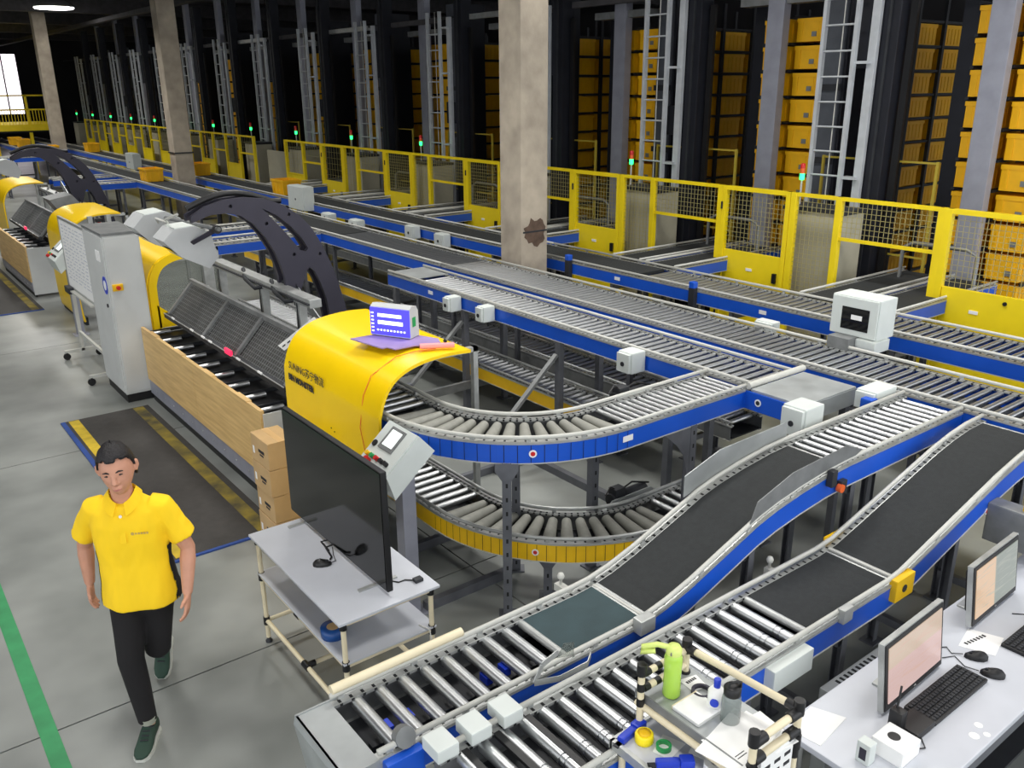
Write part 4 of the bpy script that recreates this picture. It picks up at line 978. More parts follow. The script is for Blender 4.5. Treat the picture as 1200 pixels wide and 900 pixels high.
def picking_bed(lab, y0, y1, npanel=2, mesh=True, gx=0.0):
    t = thing('picking_bed', lab, 'machine', (2.75+gx, (y0+y1)/2, 0), 'picking beds with wooden fronts')
    x = 2.41+gx; L = (y1-y0)/npanel
    for i in range(npanel):
        obj('wood_panel', MB().cbox(x, x+0.035, y0+i*L+0.003, y0+(i+1)*L-0.003, 0.26, 0.87, 0.004), M_wood, t)
        for f in (0.25, 0.75): obj('panel_hook', MB().box(x-0.004, x+0.045, y0+(i+f)*L-0.14, y0+(i+f)*L+0.14, 0.855, 0.876), M_wood, t)
    obj('base_skirt', MB().cbox(x+0.01, x+0.05, y0, y1, 0.09, 0.26, 0.004), M_rackp, t)
    m = MB()
    for i in range(int((y1-y0)/0.3)): m.cyl((x+0.011, y0+0.15+0.3*i, 0.17), (x+0.004, y0+0.15+0.3*i, 0.17), 0.008, 6)
    obj('rivet', m, M_alu, t, kind='stuff')
    obj('kick_strip', MB().box(x+0.03, x+0.06, y0, y1, 0, 0.09), M_black, t)
    obj('end_sheet', MB().box(x+0.02, 3.1+gx, y0-0.012, y0, 0.04, 0.84), M_cab, t)
    obj('deck', MB().box(x+0.05, 3.05+gx, y0, y1, 0.74, 0.765), M_black, t)
    n = int((y1-y0)/0.37)
    for i in range(n):
        yy = y0+0.2+i*(y1-y0-0.3)/(n-1)
        inst('roller', BEDR, t, (x+0.155, yy, 0.795)); inst('deck_rib', RIBM, t, (x+0.34, yy+0.13, 0.765))
    obj('side_beam', MB().box(2.93+gx, 3.0+gx, y0, y1, 0.6, 0.86), M_dark, t)
    if mesh:
        lo, hi = Vector((2.68+gx, 0, 0.985)), Vector((3.0+gx, 0, 1.33)); d = hi-lo
        obj('lower_rail', MB().bar((lo.x, y0+0.05, lo.z), (lo.x, y1-0.1, lo.z), 0.05, 0.05), M_dark, t)
        obj('lower_rail_edge', MB().bar((lo.x-0.026, y0+0.05, lo.z+0.026), (lo.x-0.026, y1-0.1, lo.z+0.026), 0.008, 0.008), M_alu, t)
        obj('upper_rail', MB().bar((hi.x, y0+0.05, hi.z), (hi.x, y1-0.1, hi.z), 0.04, 0.05), M_alud, t)
        for f in (0.0, 0.36, 0.64, 1.0):
            yy = y0+0.1+(y1-y0-0.25)*f
            obj('screen_bar', MB().bar((lo.x, yy, lo.z), (hi.x, yy, hi.z), 0.05, 0.03), M_alud, t)
        m = MB(); k = int((y1-y0-0.15)/0.045)
        for i in range(k):
            yy = y0+0.06+0.045*i; m.bar((lo.x, yy, lo.z), (hi.x, yy, hi.z), 0.005, 0.005)
        for i in range(1, 11):
            p = lo+d*(i/11); m.bar((p.x, y0+0.05, p.z), (p.x, y1-0.1, p.z), 0.004, 0.004)
        obj('wire_screen', m, M_alud, t, kind='stuff')
        b = lo+d*0.02; c = hi-d*0.02
        obj('screen_backing', MB().prism([(b.x+0.015, y0+0.06, b.z-0.03), (b.x+0.015, y1-0.1, b.z-0.03), (c.x+0.015, y1-0.1, c.z-0.03), (c.x+0.015, y0+0.06, c.z-0.03)], (0.006, 0, -0.006)), M_screenback, t)
        for f in (0.15, 0.3, 0.52, 0.58, 0.68, 0.86):
            yy = y0+(y1-y0)*f; obj('rail_tag', MB().bar((lo.x-0.028, yy, lo.z+0.03), (lo.x-0.028, yy+0.09, lo.z+0.03), 0.012, 0.018), M_paper, t)
        yy = y0+(y1-y0)*0.36
        obj('red_display', MB().bar((lo.x-0.03, yy, lo.z+0.045), (lo.x-0.03, yy+0.16, lo.z+0.045), 0.02, 0.05), M_redled, t, 'small lit red digit display')
        for yy in (y0+0.3, y1-0.5): obj('screen_post', MB().box(hi.x+0.03, hi.x+0.07, yy, yy+0.04, 0, hi.z), M_alu, t)
    return t
M_screenback = mat('screen_backing', rgb(74, 74, 70), 0.6, var=0.2, scale=4)
M_redled = mat('red_led', rgb(200, 20, 50), 0.4, emit=(1, 0.03, 0.12, 1), estr=1.5)
BEDR = MB().cyl((-0.13, 0, 0), (0.13, 0, 0), 0.024, 12).mesh('roller'); BEDR.materials.append(M_chrome)
RIBM = MB().box(-0.26, 0.26, -0.012, 0.012, 0, 0.035).mesh('deck_rib'); RIBM.materials.append(M_dark)
def alu_frame(lab, y0, y1):
    t = thing('profile_frame', lab, 'frame', (3.3, (y0+y1)/2, 0), 'aluminium profile frames')
    for yy in (y0, (y0+y1)/2-0.15, y1): 
        obj('profile_post', MB().cbox(3.26, 3.34, yy-0.06, yy+0.02, 0, 1.47, 0.006), M_alu, t)
        obj('profile_groove', MB().box(3.255, 3.262, yy-0.028, yy-0.012, 0, 1.47), M_dark, t)
    obj('profile_beam', MB().cbox(3.24, 3.36, y0-0.35, y1+0.1, 1.47, 1.55, 0.006), M_alu, t)
    obj('profile_groove', MB().box(3.22, 3.242, y0-0.35, y1+0.1, 1.50, 1.515), M_dark, t)
    for yy in (y0+1.05, y0+0.3):
        obj('tilt_bracket', MB().tube([(3.30, yy+0.35, 1.56), (3.22, yy+0.1, 1.50), (3.2, yy-0.2, 1.46), (3.3, yy-0.35, 1.50)], 0.022, 6), M_dark, t)
    obj('sloping_plate', MB().bar((3.42, y0+0.75, 1.72), (3.52, y0-0.1, 1.12), 0.012, 0.09), M_sheet, t)
    return t
# nearest station
H1 = hood('big glossy yellow hood over the bend, small display standing on top', 4.82, 6.35)
text_part('SUNING\u82cf\u5b81\u7269\u6d41', 0.080, (2.566, 6.24, 1.30), (0, -1, 0), (0.08, 0, 1), M_ink, H1, name='lettering')
text_part('BIN MONSTER', 0.070, (2.563, 6.25, 1.205), (0, -1, 0), (0.0, 0, 1), M_ink, H1, bold=0.003, name='lettering')
cab_pts = [(2.565, 4.98, .7), (2.563, 5.0, .95), (2.565, 5.07, 1.15), (2.60, 5.06, 1.38), (2.67, 5.06, 1.51), (2.86, 5.03, 1.62), (3.0, 4.98, 1.645), (3.12, 4.93, 1.65)]
obj('thin_wire', MB().tube([(x-0.004, y, z+0.006) for x, y, z in cab_pts], 0.003, 5), M_org, H1, 'thin orange wire running down the hood')
for y, z in ((5.55, 1.0), (5.5, .985), (4.95, .83)): obj('bolt_dot', MB().cyl((2.572, y, z), (2.566, y, z), 0.006, 6), M_black, H1)
B1 = picking_bed('nearest picking bed with wooden front panels and tilted wire screen', 6.55, 9.95)
H2 = hood('yellow hood right behind the tall grey cabinet, open window frame in front', 10.12, 11.5)
obj('front_frame', MB().shell([(x+0.022, z) for x, z in HP], 10.10, 10.16, 0.09), M_hood, H2, 'thick yellow rim')
obj('frame_gusset', MB().prism([(2.66, 10.1, .78), (2.98, 10.1, .78), (2.66, 10.1, 1.05)], (0, 0.03, 0)), M_hood, H2)
obj('clear_pane', MB().box(2.68, 3.4, 10.12, 10.125, .8, 1.52), M_glass, H2, 'clear pane')
obj('fill_post', MB().cbox(3.22, 3.34, 10.05, 10.15, 0, 1.6, 0.006), M_alu, H2)
alu_frame('aluminium profile frame behind the nearest wire screen', 7.6, 9.7)
arm_arch('big black curved arch arm over the nearest picking station', 8.0)
c1 = camera_head('light grey faceted camera head, left one at the tip of the nearest arch', Matrix.Translation((2.55, 9.1, 2.04))@Matrix.Rotation(math.radians(22), 4, 'Y')@Matrix.Scale(1.22, 4))
c2 = camera_head('light grey faceted camera head, right one at the tip of the nearest arch', Matrix.Translation((2.61, 8.42, 1.98))@Matrix.Rotation(math.radians(24), 4, 'Y')@Matrix.Scale(1.15, 4))
obj('link_plate', MB().prism([(2.60, 8.44, 2.0), (2.63, 8.44, 1.97), (2.82, 8.2, 2.12), (2.80, 8.2, 2.16)], (0, -0.02, 0)), M_arch, c2)
obj('pivot', MB().cyl((2.79, 8.16, 2.13), (2.79, 8.3, 2.13), 0.04, 12), M_black, c2)
obj('carrier_tube', MB().cyl((2.79, 8.12, 2.14), (2.56, 9.3, 2.16), 0.02, 8), M_alud, c2)
obj('cable_loop', MB().tube([(2.45, 8.2, 2.3), (2.42, 8.5, 2.22), (2.5, 8.7, 2.16), (2.42, 8.8, 2.2), (2.48, 8.95, 2.14)], 0.012, 6), M_white, c1)
C1 = control_box('sloping control panel with lit screen on a post beside the big tv', 4.28, 4.63)
# loose printed strip near the hood
s = thing('printed_card', 'white printed card clipped to the screen rail behind the big hood', 'card', (2.85, 6.62, 1.35))
obj('card_sheet', MB().prism([(2.98, 6.6, 1.57), (3.03, 6.6, 1.51), (2.69, 6.6, 1.33), (2.64, 6.6, 1.38)], (0, -0.004, 0)), M_paper, s)
m = MB()
for i in range(7):
    f = i/7; p = Vector((2.675+0.32*f, 6.594, 1.372+0.175*f)); m.add([p+Vector((0, 0, -0.012)), p+Vector((0.028, 0, 0.002)), p+Vector((0.028, 0, 0.016)), p], [(0, 1, 2, 3)])
obj('print_line', m, M_ink, s); obj('clip_arm', MB().box(2.96, 3.02, 6.6, 6.63, 1.3, 1.55), M_alud, s)
# second station, farther left
H3 = hood('yellow hood of the second station behind the white notice board', 13.95, 15.5)
B2 = picking_bed('second picking bed with wooden front panel cut by the left edge', 16.55, 19.55, 2, True, -0.05)
H4 = hood('far yellow hood of the second station at the left edge', 19.6, 21.2)
alu_frame('aluminium profile frame behind the second wire screen', 17.6, 19.4)
obj('tilted_cover', MB().prism([(2.75, 15.9, 1.68), (3.1, 15.9, 1.74), (3.3, 15.9, 1.46), (3.0, 15.9, 1.30)], (0, 0.6, 0)), M_alud, H3)
arm_arch('black curved arch arm over the second picking station', 17.1)
camera_head('grey faceted camera head of the second arch at the left edge', Matrix.Translation((2.55, 18.2, 2.05))@Matrix.Rotation(math.radians(14), 4, 'Y'))
control_box('sloping control panel in front of the second yellow hood', 13.2, 13.8, -0.1)
# small red bottle like lamp and posts beside second hood
s = thing('red_extinguisher', 'red extinguisher between two aluminium posts behind the tall cabinet', 'extinguisher', (2.95, 13.6, 1.2))
obj('cylinder', MB().lathe((2.95, 13.6, 1.28), [(0.055, 0), (0.06, 0.02), (0.06, 0.2), (0.03, 0.25), (0.02, 0.29)], 12), M_red, s)
obj('handle', MB().cbox(2.9, 3.0, 13.57, 13.63, 1.57, 1.62, 0.006), M_black, s)
obj('bracket_post', MB().box(2.8, 2.86, 13.57, 13.63, 0, 1.66), M_alu, s); obj('bracket_post', MB().box(3.05, 3.11, 13.57, 13.63, 0, 1.66), M_alu, s); obj('bracket_shelf', MB().box(2.8, 3.11, 13.54, 13.66, 1.25, 1.28), M_alu, s)

# tall grey cabinet
t = thing('tall_cabinet', 'tall light grey electrical cabinet with yellow emergency switch beside the wooden panel', 'cabinet', (2.36, 10.42, 0))
obj('body', MB().cbox(2.165, 2.545, 10.0, 10.85, 0.1, 1.90, 0.006), M_cab, t)
obj('plinth', MB().box(2.175, 2.535, 10.02, 10.83, 0, 0.1), M_black, t)
obj('lid', MB().cbox(2.155, 2.555, 9.99, 10.86, 1.90, 1.93, 0.004), M_alud, t)
obj('side_plate', MB().cbox(2.18, 2.53, 9.988, 10.0, 0.13, 1.88, 0.004), M_cab, t)
obj('door', MB().cbox(2.152, 2.165, 10.02, 10.83, 0.13, 1.88, 0.004), M_cab, t)
obj('emergency_plate', MB().cbox(2.19, 2.30, 9.965, 9.988, 1.30, 1.375, 0.006), M_yel, t); obj('emergency_button', MB().cyl((2.245, 9.965, 1.337), (2.245, 9.93, 1.337), 0.022, 12), M_red, t)
m = MB()
for i in range(4): m.box(2.148, 2.153, 10.16+0.05*i, 10.18+0.05*i, 1.6, 1.72)
obj('white_labels', m, M_paper, t); obj('door_lock', MB().cyl((2.152, 10.13, 1.12), (2.14, 10.13, 1.12), 0.022, 10), M_black, t)
obj('blue_sticker', MB().cyl((2.152, 10.12, 1.35), (2.149, 10.12, 1.35), 0.10, 18), M_bluep, t, 'round blue safety sticker'); obj('sticker_mark', MB().cyl((2.149, 10.12, 1.35), (2.147, 10.12, 1.35), 0.055, 14), M_paper, t)
obj('cable_bundle', MB().tube([(2.5, 9.99, 0.08), (2.58, 9.8, 0.03), (2.6, 9.6, 0.03), (2.55, 9.5, 0.02)], 0.02, 6), M_black, t)
# white notice board on castors
M_faint = mat('faint_marker', rgb(186, 190, 200), 0.6)
t = thing('notice_board', 'white notice board on a castor stand beside the tall cabinet', 'board', (2.2, 11.6, 0))
obj('board', MB().cbox(2.19, 2.21, 10.9, 12.3, 0.98, 1.84, 0.004), M_paper, t)
obj('board_frame', MB().box(2.185, 2.215, 10.88, 10.91, 0.96, 1.86).box(2.185, 2.215, 12.3, 12.33, 0.96, 1.86).box(2.185, 2.215, 10.88, 12.33, 1.84, 1.87).box(2.185, 2.215, 10.88, 12.33, 0.95, 0.98), M_alu, t)
m = MB()
rnd = random.Random(5)
for i in range(16):
    z = 1.78-0.045*i
    y = 12.2
    while y > 11.0:
        w = rnd.uniform(0.04, 0.16); m.box(2.1885, 2.1905, y-w, y, z-0.008, z+0.004); y -= w+rnd.uniform(0.03, 0.1)
obj('handwriting', m, M_faint, t, kind='stuff')
obj('tray', MB().box(2.14, 2.19, 11.0, 12.1, 0.93, 0.95), M_white, t)
obj('brown_eraser', MB().cbox(2.12, 2.19, 12.05, 12.3, 0.9, 0.98, 0.01), M_dark, t)
for y in (10.93, 12.25):
    obj('upright', MB().box(2.185, 2.225, y-0.02, y+0.02, 0.1, 0.97), M_white, t)
    obj('foot_bar', MB().box(1.98, 2.42, y-0.02, y+0.02, 0.09, 0.13), M_white, t)
    for x in (2.0, 2.4): obj('castor', MB().cyl((x, y-0.012, 0.045), (x, y+0.012, 0.045), 0.045, 14).box(x-0.012, x+0.012, y-0.02, y+0.02, 0.05, 0.1), M_black, t)
obj('cross_tube', MB().box(2.19, 2.22, 10.93, 12.25, 0.33, 0.37), M_white, t)
# boxes
names = ['lowest', 'second from the floor', 'third from the floor', 'topmost']
for i in range(4):
    z = 0.005+0.222*i; dx = (0.0, 0.006, -0.004, 0.0)[i]
    t = thing('carton', 'brown cardboard box, %s of the stack between wooden panel and tv' % names[i], 'box', (2.31+dx, 6.0, z), 'stacked cardboard boxes')
    x0, x1, y0, y1 = 2.16+dx, 2.385+dx, 5.80, 6.13
    obj('carton_body', MB().cbox(x0, x1, y0, y1, z, z+0.218, 0.004), M_card, t)
    obj('tape_strip', MB().box((x0+x1)/2-0.025, (x0+x1)/2+0.025, y0-0.001, y1+0.001, z+0.2165, z+0.219), M_tape, t)
    obj('white_label', MB().box(x0-0.0015, x0, y1-0.06, y1-0.03, z+0.06, z+0.12).box(x1-0.06, x1-0.02, y0-0.0015, y0, z+0.04, z+0.13), M_paper, t)
    obj('printed_mark', MB().box(x0-0.0015, x0, y0+0.08, y0+0.19, z+0.10, z+0.125).box(x0-0.0015, x0, y0+0.1, y0+0.17, z+0.075, z+0.09), M_ink, t)
# display standing on the hood
t = thing('display_unit', 'grey bodied display lit blue, standing on a purple tinted card on the yellow hood', 'display', (3.05, 5.3, 1.66))
M_blscr = mat('blue_screen', rgb(40, 40, 200), 0.3, emit=(0.08, 0.06, 1.0, 1), estr=1.6)
M_blhot = mat('blue_screen_bright', rgb(200, 210, 255), 0.3, emit=(0.75, 0.85, 1.0, 1), estr=2.2)
Md = Matrix.Translation((3.01, 5.36, 1.668))@Matrix.Rotation(math.radians(-62), 4, 'Z')
# local x runs along the screen width, local -y faces the viewer
prof = [(-0.005, 0.0), (-0.005, 0.215), (0.03, 0.235), (0.09, 0.225), (0.115, 0.19), (0.12, 0.0)]
obj('housing', MB().prism([(-0.165, p, z) for p, z in prof], (0.33, 0, 0)).xform(Md), M_cam, t)
obj('screen', MB().box(-0.165, 0.165, -0.012, -0.005, 0.01, 0.21).xform(Md), M_blscr, t, 'bright blue lit screen')
m = MB(); m.box(-0.10, 0.10, -0.014, -0.012, 0.145, 0.17); m.box(-0.10, 0.11, -0.014, -0.012, 0.09, 0.118)
for i in range(6): m.box(-0.155, -0.135, -0.014, -0.012, 0.03+0.027*i, 0.04+0.027*i)
for i in range(9): m.box(-0.11+0.028*i, -0.095+0.028*i, -0.014, -0.012, 0.04, 0.052)
obj('screen_text', m.xform(Md), M_blhot, t)
obj('green_sticker', MB().box(0.1655, 0.167, 0.03, 0.075, 0.08, 0.15).xform(Md), M_gbtn, t)
t2 = thing('card_mat', 'flat cardboard sheet tinted purple under the blue display', 'card', (3.0, 5.25, 1.645))
M_purp = mat('purple_card', rgb(150, 128, 176), 0.7, var=0.1)
obj('card_sheet', MB().prism([(2.76, 5.52, 1.655), (2.82, 5.16, 1.655), (2.86, 5.16, 1.655), (2.88, 5.08, 1.655), (3.04, 5.07, 1.655), (3.19, 4.96, 1.655), (3.26, 5.12, 1.655), (3.1, 5.5, 1.655)], (0, 0, 0.008)), M_purp, t2)
t = thing('pink_tube', 'pink tube lying at the open edge of the yellow hood', 'tube', (3.15, 4.95, 1.65))
M_pink = mat('pink_plastic', rgb(232, 150, 150), 0.5)
obj('tube_body', MB().cyl((3.03, 5.0, 1.672), (3.24, 4.88, 1.672), 0.02, 10), M_pink, t); obj('tube_cap', MB().cyl((3.19, 4.93, 1.69), (3.2, 4.925, 1.705), 0.014, 8), M_black, t)

# ================================================================== TABLE WITH TV
def joints(parent, name, lst):
    for a in lst:
        m = MB(); joint(m, *a); obj(name, m, M_black, parent)
def joint(m, p, r=0.026, L=0.06, ax=(0, 0, 1)):
    a = Vector(ax)*L/2; m.cyl(Vector(p)-a, Vector(p)+a, r, 10)
t = thing('tv_table', 'white topped pipe table with cream tubes and black joints carrying the tv', 'table', (1.91, 4.17, 0))
tx0, tx1, ty0, ty1, tz = 1.62, 2.20, 3.58, 4.76, 0.776
obj('table_top', MB().cbox(tx0-0.02, tx1+0.02, ty0-0.02, ty1+0.02, tz-0.016, tz, 0.004), M_desk, t)
obj('shelf', MB().cbox(tx0, tx1, ty0, ty1, 0.50, 0.512, 0.003), M_desk, t)
for (x, y) in ((tx0+.02, ty0+.02), (tx0+.02, ty1-.02), (tx1-.02, ty0+.02), (tx1-.02, ty1-.02)):
    lg = obj('leg', MB().cyl((x, y, 0.035), (x, y, tz-0.02), 0.0145, 10), M_cream, t)
    joints(lg, 'leg_joint', [((x, y, z), 0.021, 0.055) for z in (tz-0.035, 0.485, 0.16)])
    obj('castor_foot', MB().lathe((x, y, 0), [(0.022, 0), (0.022, 0.012), (0.012, 0.02), (0.012, 0.04)], 10), M_dark, lg)
for z in (tz-0.035, 0.485, 0.16):
    for x in (tx0+.02, tx1-.02): obj('side_pipe', MB().cyl((x, ty0+.03, z), (x, ty1-.03, z), 0.0142, 10), M_cream, t)
    for y in (ty0+.02, ty1-.02) + ((4.15,) if z < 0.2 else ()): obj('cross_pipe', MB().cyl((tx0+.03, y, z), (tx1-.03, y, z), 0.0142, 10), M_cream, t)
joints(t, 'pipe_joint', [((tx0+.02, 4.15, .16), 0.021, 0.07, (0, 1, 0)), ((tx0+.05, 4.15, .16), 0.02, 0.05, (1, 0, 0)), ((tx0+.02, 4.2, .485), 0.02, 0.05, (0, 1, 0)), ((tx0+.02, 4.2, tz-.035), 0.02, 0.05, (0, 1, 0))])
t = thing('television', 'large black flat tv standing on the white pipe table, switched off', 'tv', (1.935, 4.25, tz))
obj('panel', MB().cbox(1.93, 1.965, 3.63, 4.87, 0.805, 1.515, 0.005), M_black, t)
obj('screen', MB().box(1.926, 1.931, 3.638, 4.862, 0.82, 1.507), M_screen, t, 'dark glossy screen')
obj('back_bulge', MB().cbox(1.96, 2.0, 3.85, 4.65, 0.85, 1.25, 0.02), M_black, t)
for y in (3.78, 4.70):
    obj('stand_foot', MB().prism([(1.83, y-0.012, tz), (1.83, y+0.012, tz), (2.07, y+0.012, tz), (2.07, y-0.012, tz)], (0, 0, 0.01)).box(1.94, 1.96, y-0.01, y+0.01, tz, 0.82), M_alu, t)
m = MB(); m.tube([(1.94, 4.3, 0.8), (1.90, 4.32, 0.785), (1.88, 4.2, 0.783), (1.86, 4.18, 0.783)], 0.006, 6); m.tube([(1.94, 4.35, 0.81), (1.91, 4.4, 0.785), (1.90, 4.28, 0.782)], 0.006, 6)
obj('cable', m, M_black, t)
def mouse(label, x, y, z, ang, cab=None):
    t = thing('computer_mouse', label, 'mouse', (x, y, z), 'computer mice')
    m = MB(); n = 12; rows = []
    M = Matrix.Translation((x, y, z))@Matrix.Rotation(ang, 4, 'Z')
    prof = [(0.0, 1.0), (0.45, 0.98), (0.8, 0.75), (1.0, 0.25)]
    vs = []
    for (h, k) in prof:
        for i in range(n):
            a = 2*PI*i/n; vs.append((0.055*k*math.cos(a), 0.031*k*math.sin(a)*(1-0.12*math.cos(a)), 0.001+0.034*h*(1-0.25*math.cos(a)*h)))
    fs = [(r*n+i, r*n+(i+1) % n, (r+1)*n+(i+1) % n, (r+1)*n+i) for r in range(3) for i in range(n)]
    m.add(vs, fs, True); m.add(vs, [tuple(range(n-1, -1, -1)), tuple(range(3*n, 4*n))], True)
    obj('mouse_body', m.xform(M), M_black, t)
    obj('scroll_wheel', MB().cyl((0.028, -0.004, 0.026), (0.028, 0.004, 0.026), 0.008, 8).xform(M), M_dark, t)
    if cab: obj('mouse_cable', MB().tube(cab, 0.0025, 5), M_black, t)
mouse('black mouse in front of the big tv on the white table', 1.80, 4.16, tz, math.radians(-30), [(1.845, 4.135, tz+.012), (1.88, 4.15, tz+.004), (1.9, 4.22, tz+.004), (1.925, 4.28, tz+.02)])
s = thing('power_lead', 'black lead with plug lying on the table behind the tv', 'cable', (2.1, 3.75, tz))
obj('lead', MB().tube([(2.0, 3.8, tz+.004), (2.05, 3.72, tz+.004), (2.09, 3.72, tz+.004), (2.13, 3.68, tz+.006)], 0.004, 6), M_black, s); obj('plug', MB().cbox(2.12, 2.17, 3.65, 3.69, tz, tz+.02, 0.004), M_dark, s)
solid('hanging_cable', MB().tube([(2.12, 3.64, 0.515), (2.14, 3.56, 0.52), (2.145, 3.54, 0.40), (2.12, 3.53, 0.2), (2.13, 3.5, 0.02)], 0.004, 6), M_white, 'thin white cable hanging from the shelf of the tv table', 'cable')
t = thing('tape_roll', 'roll of blue tape on the shelf under the tv', 'tape', (1.70, 3.86, 0.512))
M_bluet = mat('blue_tape', rgb(24, 74, 140), 0.35)
obj('tape', MB().lathe((1.70, 3.86, 0.512), [(0.036, 0), (0.07, 0), (0.07, 0.055), (0.036, 0.055)], 20), M_bluet, t)
obj('core', MB().lathe((1.70, 3.86, 0.5125), [(0.030, 0), (0.036, 0), (0.036, 0.0555), (0.030, 0.0555)], 20), M_card, t)

# ================================================================== WHITE DESK ON THE RIGHT
DZ = 0.75
t = thing('work_desk', 'long white desk with two monitors in the lower right corner', 'desk', (4.2, 1.42, 0))
obj('desk_top', MB().cbox(2.78, 5.7, 1.12, 1.73, DZ-0.03, DZ, 0.006), M_desk, t)
for x in (2.86, 5.55):
    for y in (1.18, 1.67): obj('leg', MB().cyl((x, y, 0), (x, y, DZ-0.03), 0.018, 10), M_alu, t)
obj('front_apron', MB().box(2.84, 5.6, 1.15, 1.17, 0.60, DZ-0.03), M_steel, t)
obj('shelf_board', MB().box(2.86, 5.55, 1.2, 1.66, 0.25, 0.27), M_dark, t)
st = MB()
for (x, y, r) in ((3.39, 1.18, .022), (3.47, 1.2, .018), (3.44, 1.15, .015)): st.cyl((x, y, DZ), (x, y, DZ+.0012), r, 10)
obj('round_sticker', st, M_paper, t)
def screen_mat(name, c1, c2, c3, split):
    m = bpy.data.materials.new(name); m.use_nodes = True; nt = m.node_tree; b = nt.nodes['Principled BSDF']
    tc = nt.nodes.new('ShaderNodeTexCoord'); sp = nt.nodes.new('ShaderNodeSeparateXYZ'); nt.links.new(tc.outputs['Generated'], sp.inputs[0])
    r = nt.nodes.new('ShaderNodeValToRGB'); r.color_ramp.interpolation = 'EASE'
    e = r.color_ramp.elements; e[0].position = split-0.02; e[0].color = c1; e[1].position = split+0.02; e[1].color = c2
    nt.links.new(sp.outputs['X' if name.endswith('two') else 'Z'], r.inputs[0])
    nz = nt.nodes.new('ShaderNodeTexNoise'); nz.inputs['Scale'].default_value = 5
    mp = nt.nodes.new('ShaderNodeMapping'); mp.inputs['Scale'].default_value = (0.6, 1, 5); nt.links.new(tc.outputs['Generated'], mp.inputs[0]); nt.links.new(mp.outputs[0], nz.inputs['Vector'])
    mx_ = nt.nodes.new('ShaderNodeMix'); mx_.data_type = 'RGBA'; mx_.inputs['B'].default_value = c3
    mr = nt.nodes.new('ShaderNodeMapRange'); mr.inputs['From Min'].default_value = 0.5; mr.inputs['From Max'].default_value = 0.75; mr.inputs['To Max'].default_value = 0.6
    nt.links.new(nz.outputs['Fac'], mr.inputs['Value']); nt.links.new(mr.outputs[0], mx_.inputs['Factor']); nt.links.new(r.outputs[0], mx_.inputs['A'])
    nt.links.new(mx_.outputs['Result'], b.inputs['Emission Color']); b.inputs['Emission Strength'].default_value = 1.0
    b.inputs['Base Color'].default_value = (0.02, 0.02, 0.02, 1); b.inputs['Roughness'].default_value = 0.2
    return m
M_scr1 = screen_mat('pink_screen_one', rgb(240, 206, 200), rgb(232, 208, 186), rgb(238, 196, 176), 0.62)
M_scr2 = screen_mat('orange_screen_two', rgb(246, 208, 170), rgb(158, 166, 156), rgb(196, 198, 184), 0.45)
def monitor(label, x, y, sm, ang):
    t = thing('computer_monitor', label, 'monitor', (x, y, DZ), 'desk monitors')
    M = Matrix.Translation((x, y, DZ))@Matrix.Rotation(ang, 4, 'Z')@Matrix.Translation((0, 0, 0.022))@Matrix.Rotation(math.radians(-7), 4, 'X')
    obj('bezel', MB().cbox(-0.265, 0.265, -0.002, 0.03, 0, 0.325, 0.006).xform(M), M_black, t)
    obj('silver_rim', MB().box(-0.273, -0.265, 0.004, 0.03, 0, 0.325).box(0.265, 0.273, 0.004, 0.03, 0, 0.325).box(-0.273, 0.273, 0.004, 0.03, 0.325, 0.332).xform(M), M_alu, t)
    obj('screen', MB().box(-0.243, 0.243, -0.006, -0.002, 0.035, 0.305).xform(M), sm, t, 'lit screen')
    obj('power_light', MB().box(-0.008, 0.008, -0.005, -0.002, 0.012, 0.018).xform(M), M_alu, t)
    obj('rear_hull', MB().cbox(-0.2, 0.2, 0.03, 0.07, 0.04, 0.27, 0.02).xform(M), M_black, t)
    M2 = Matrix.Translation((x, y, DZ))@Matrix.Rotation(ang, 4, 'Z')
    obj('stand_neck', MB().bar((0, 0.13, 0.01), (0, 0.06, 0.16), 0.07, 0.02).xform(M2), M_alu, t)
    obj('stand_base', MB().cbox(-0.10, 0.10, 0.05, 0.15, 0.0, 0.012, 0.005).xform(M2), M_alu, t)
monitor('monitor with pale pink lit screen, nearer one on the white desk', 3.46, 1.49, M_scr1, math.radians(2))
monitor('monitor with half orange half grey lit screen, farther one at the right edge', 4.40, 1.56, M_scr2, math.radians(2))
key_me = MB().cbox(-0.0085, 0.0085, -0.0085, 0.0085, 0, 0.007, 0.002).mesh('key'); key_me.materials.append(M_dark)
def keyboard(label, x0, x1, y0, y1):
    t = thing('keyboard', label, 'keyboard', ((x0+x1)/2, (y0+y1)/2, DZ), 'black keyboards')
    obj('tray', MB().cbox(x0, x1, y0, y1, DZ+.0005, DZ+0.018, 0.005), M_black, t)
    nx_ = int((x1-x0-0.02)/0.0215)
    for j in range(5):
        for i in range(nx_):
            inst('key', key_me, t, (x0+0.02+i*(x1-x0-0.04)/(nx_-1), y0+0.02+j*(y1-y0-0.04)/4, DZ+0.018))
keyboard('black keyboard in front of the pink lit monitor', 3.31, 3.79, 1.31, 1.455)
keyboard('black keyboard in front of the orange lit monitor, cut by the right edge', 4.12, 4.6, 1.25, 1.40)
mouse('black mouse nearer the front edge, right of the nearer keyboard', 3.86, 1.32, DZ, math.radians(120), [(3.83, 1.37, DZ+.01), (3.82, 1.43, DZ+.004), (3.86, 1.5, DZ+.004), (3.8, 1.53, DZ+.004)])
mouse('black mouse farther back on the desk beside the white paper', 3.93, 1.43, DZ, math.radians(130), [(3.90, 1.48, DZ+.01), (3.87, 1.52, DZ+.004), (3.9, 1.56, DZ+.004), (3.84, 1.6, DZ+.004)])
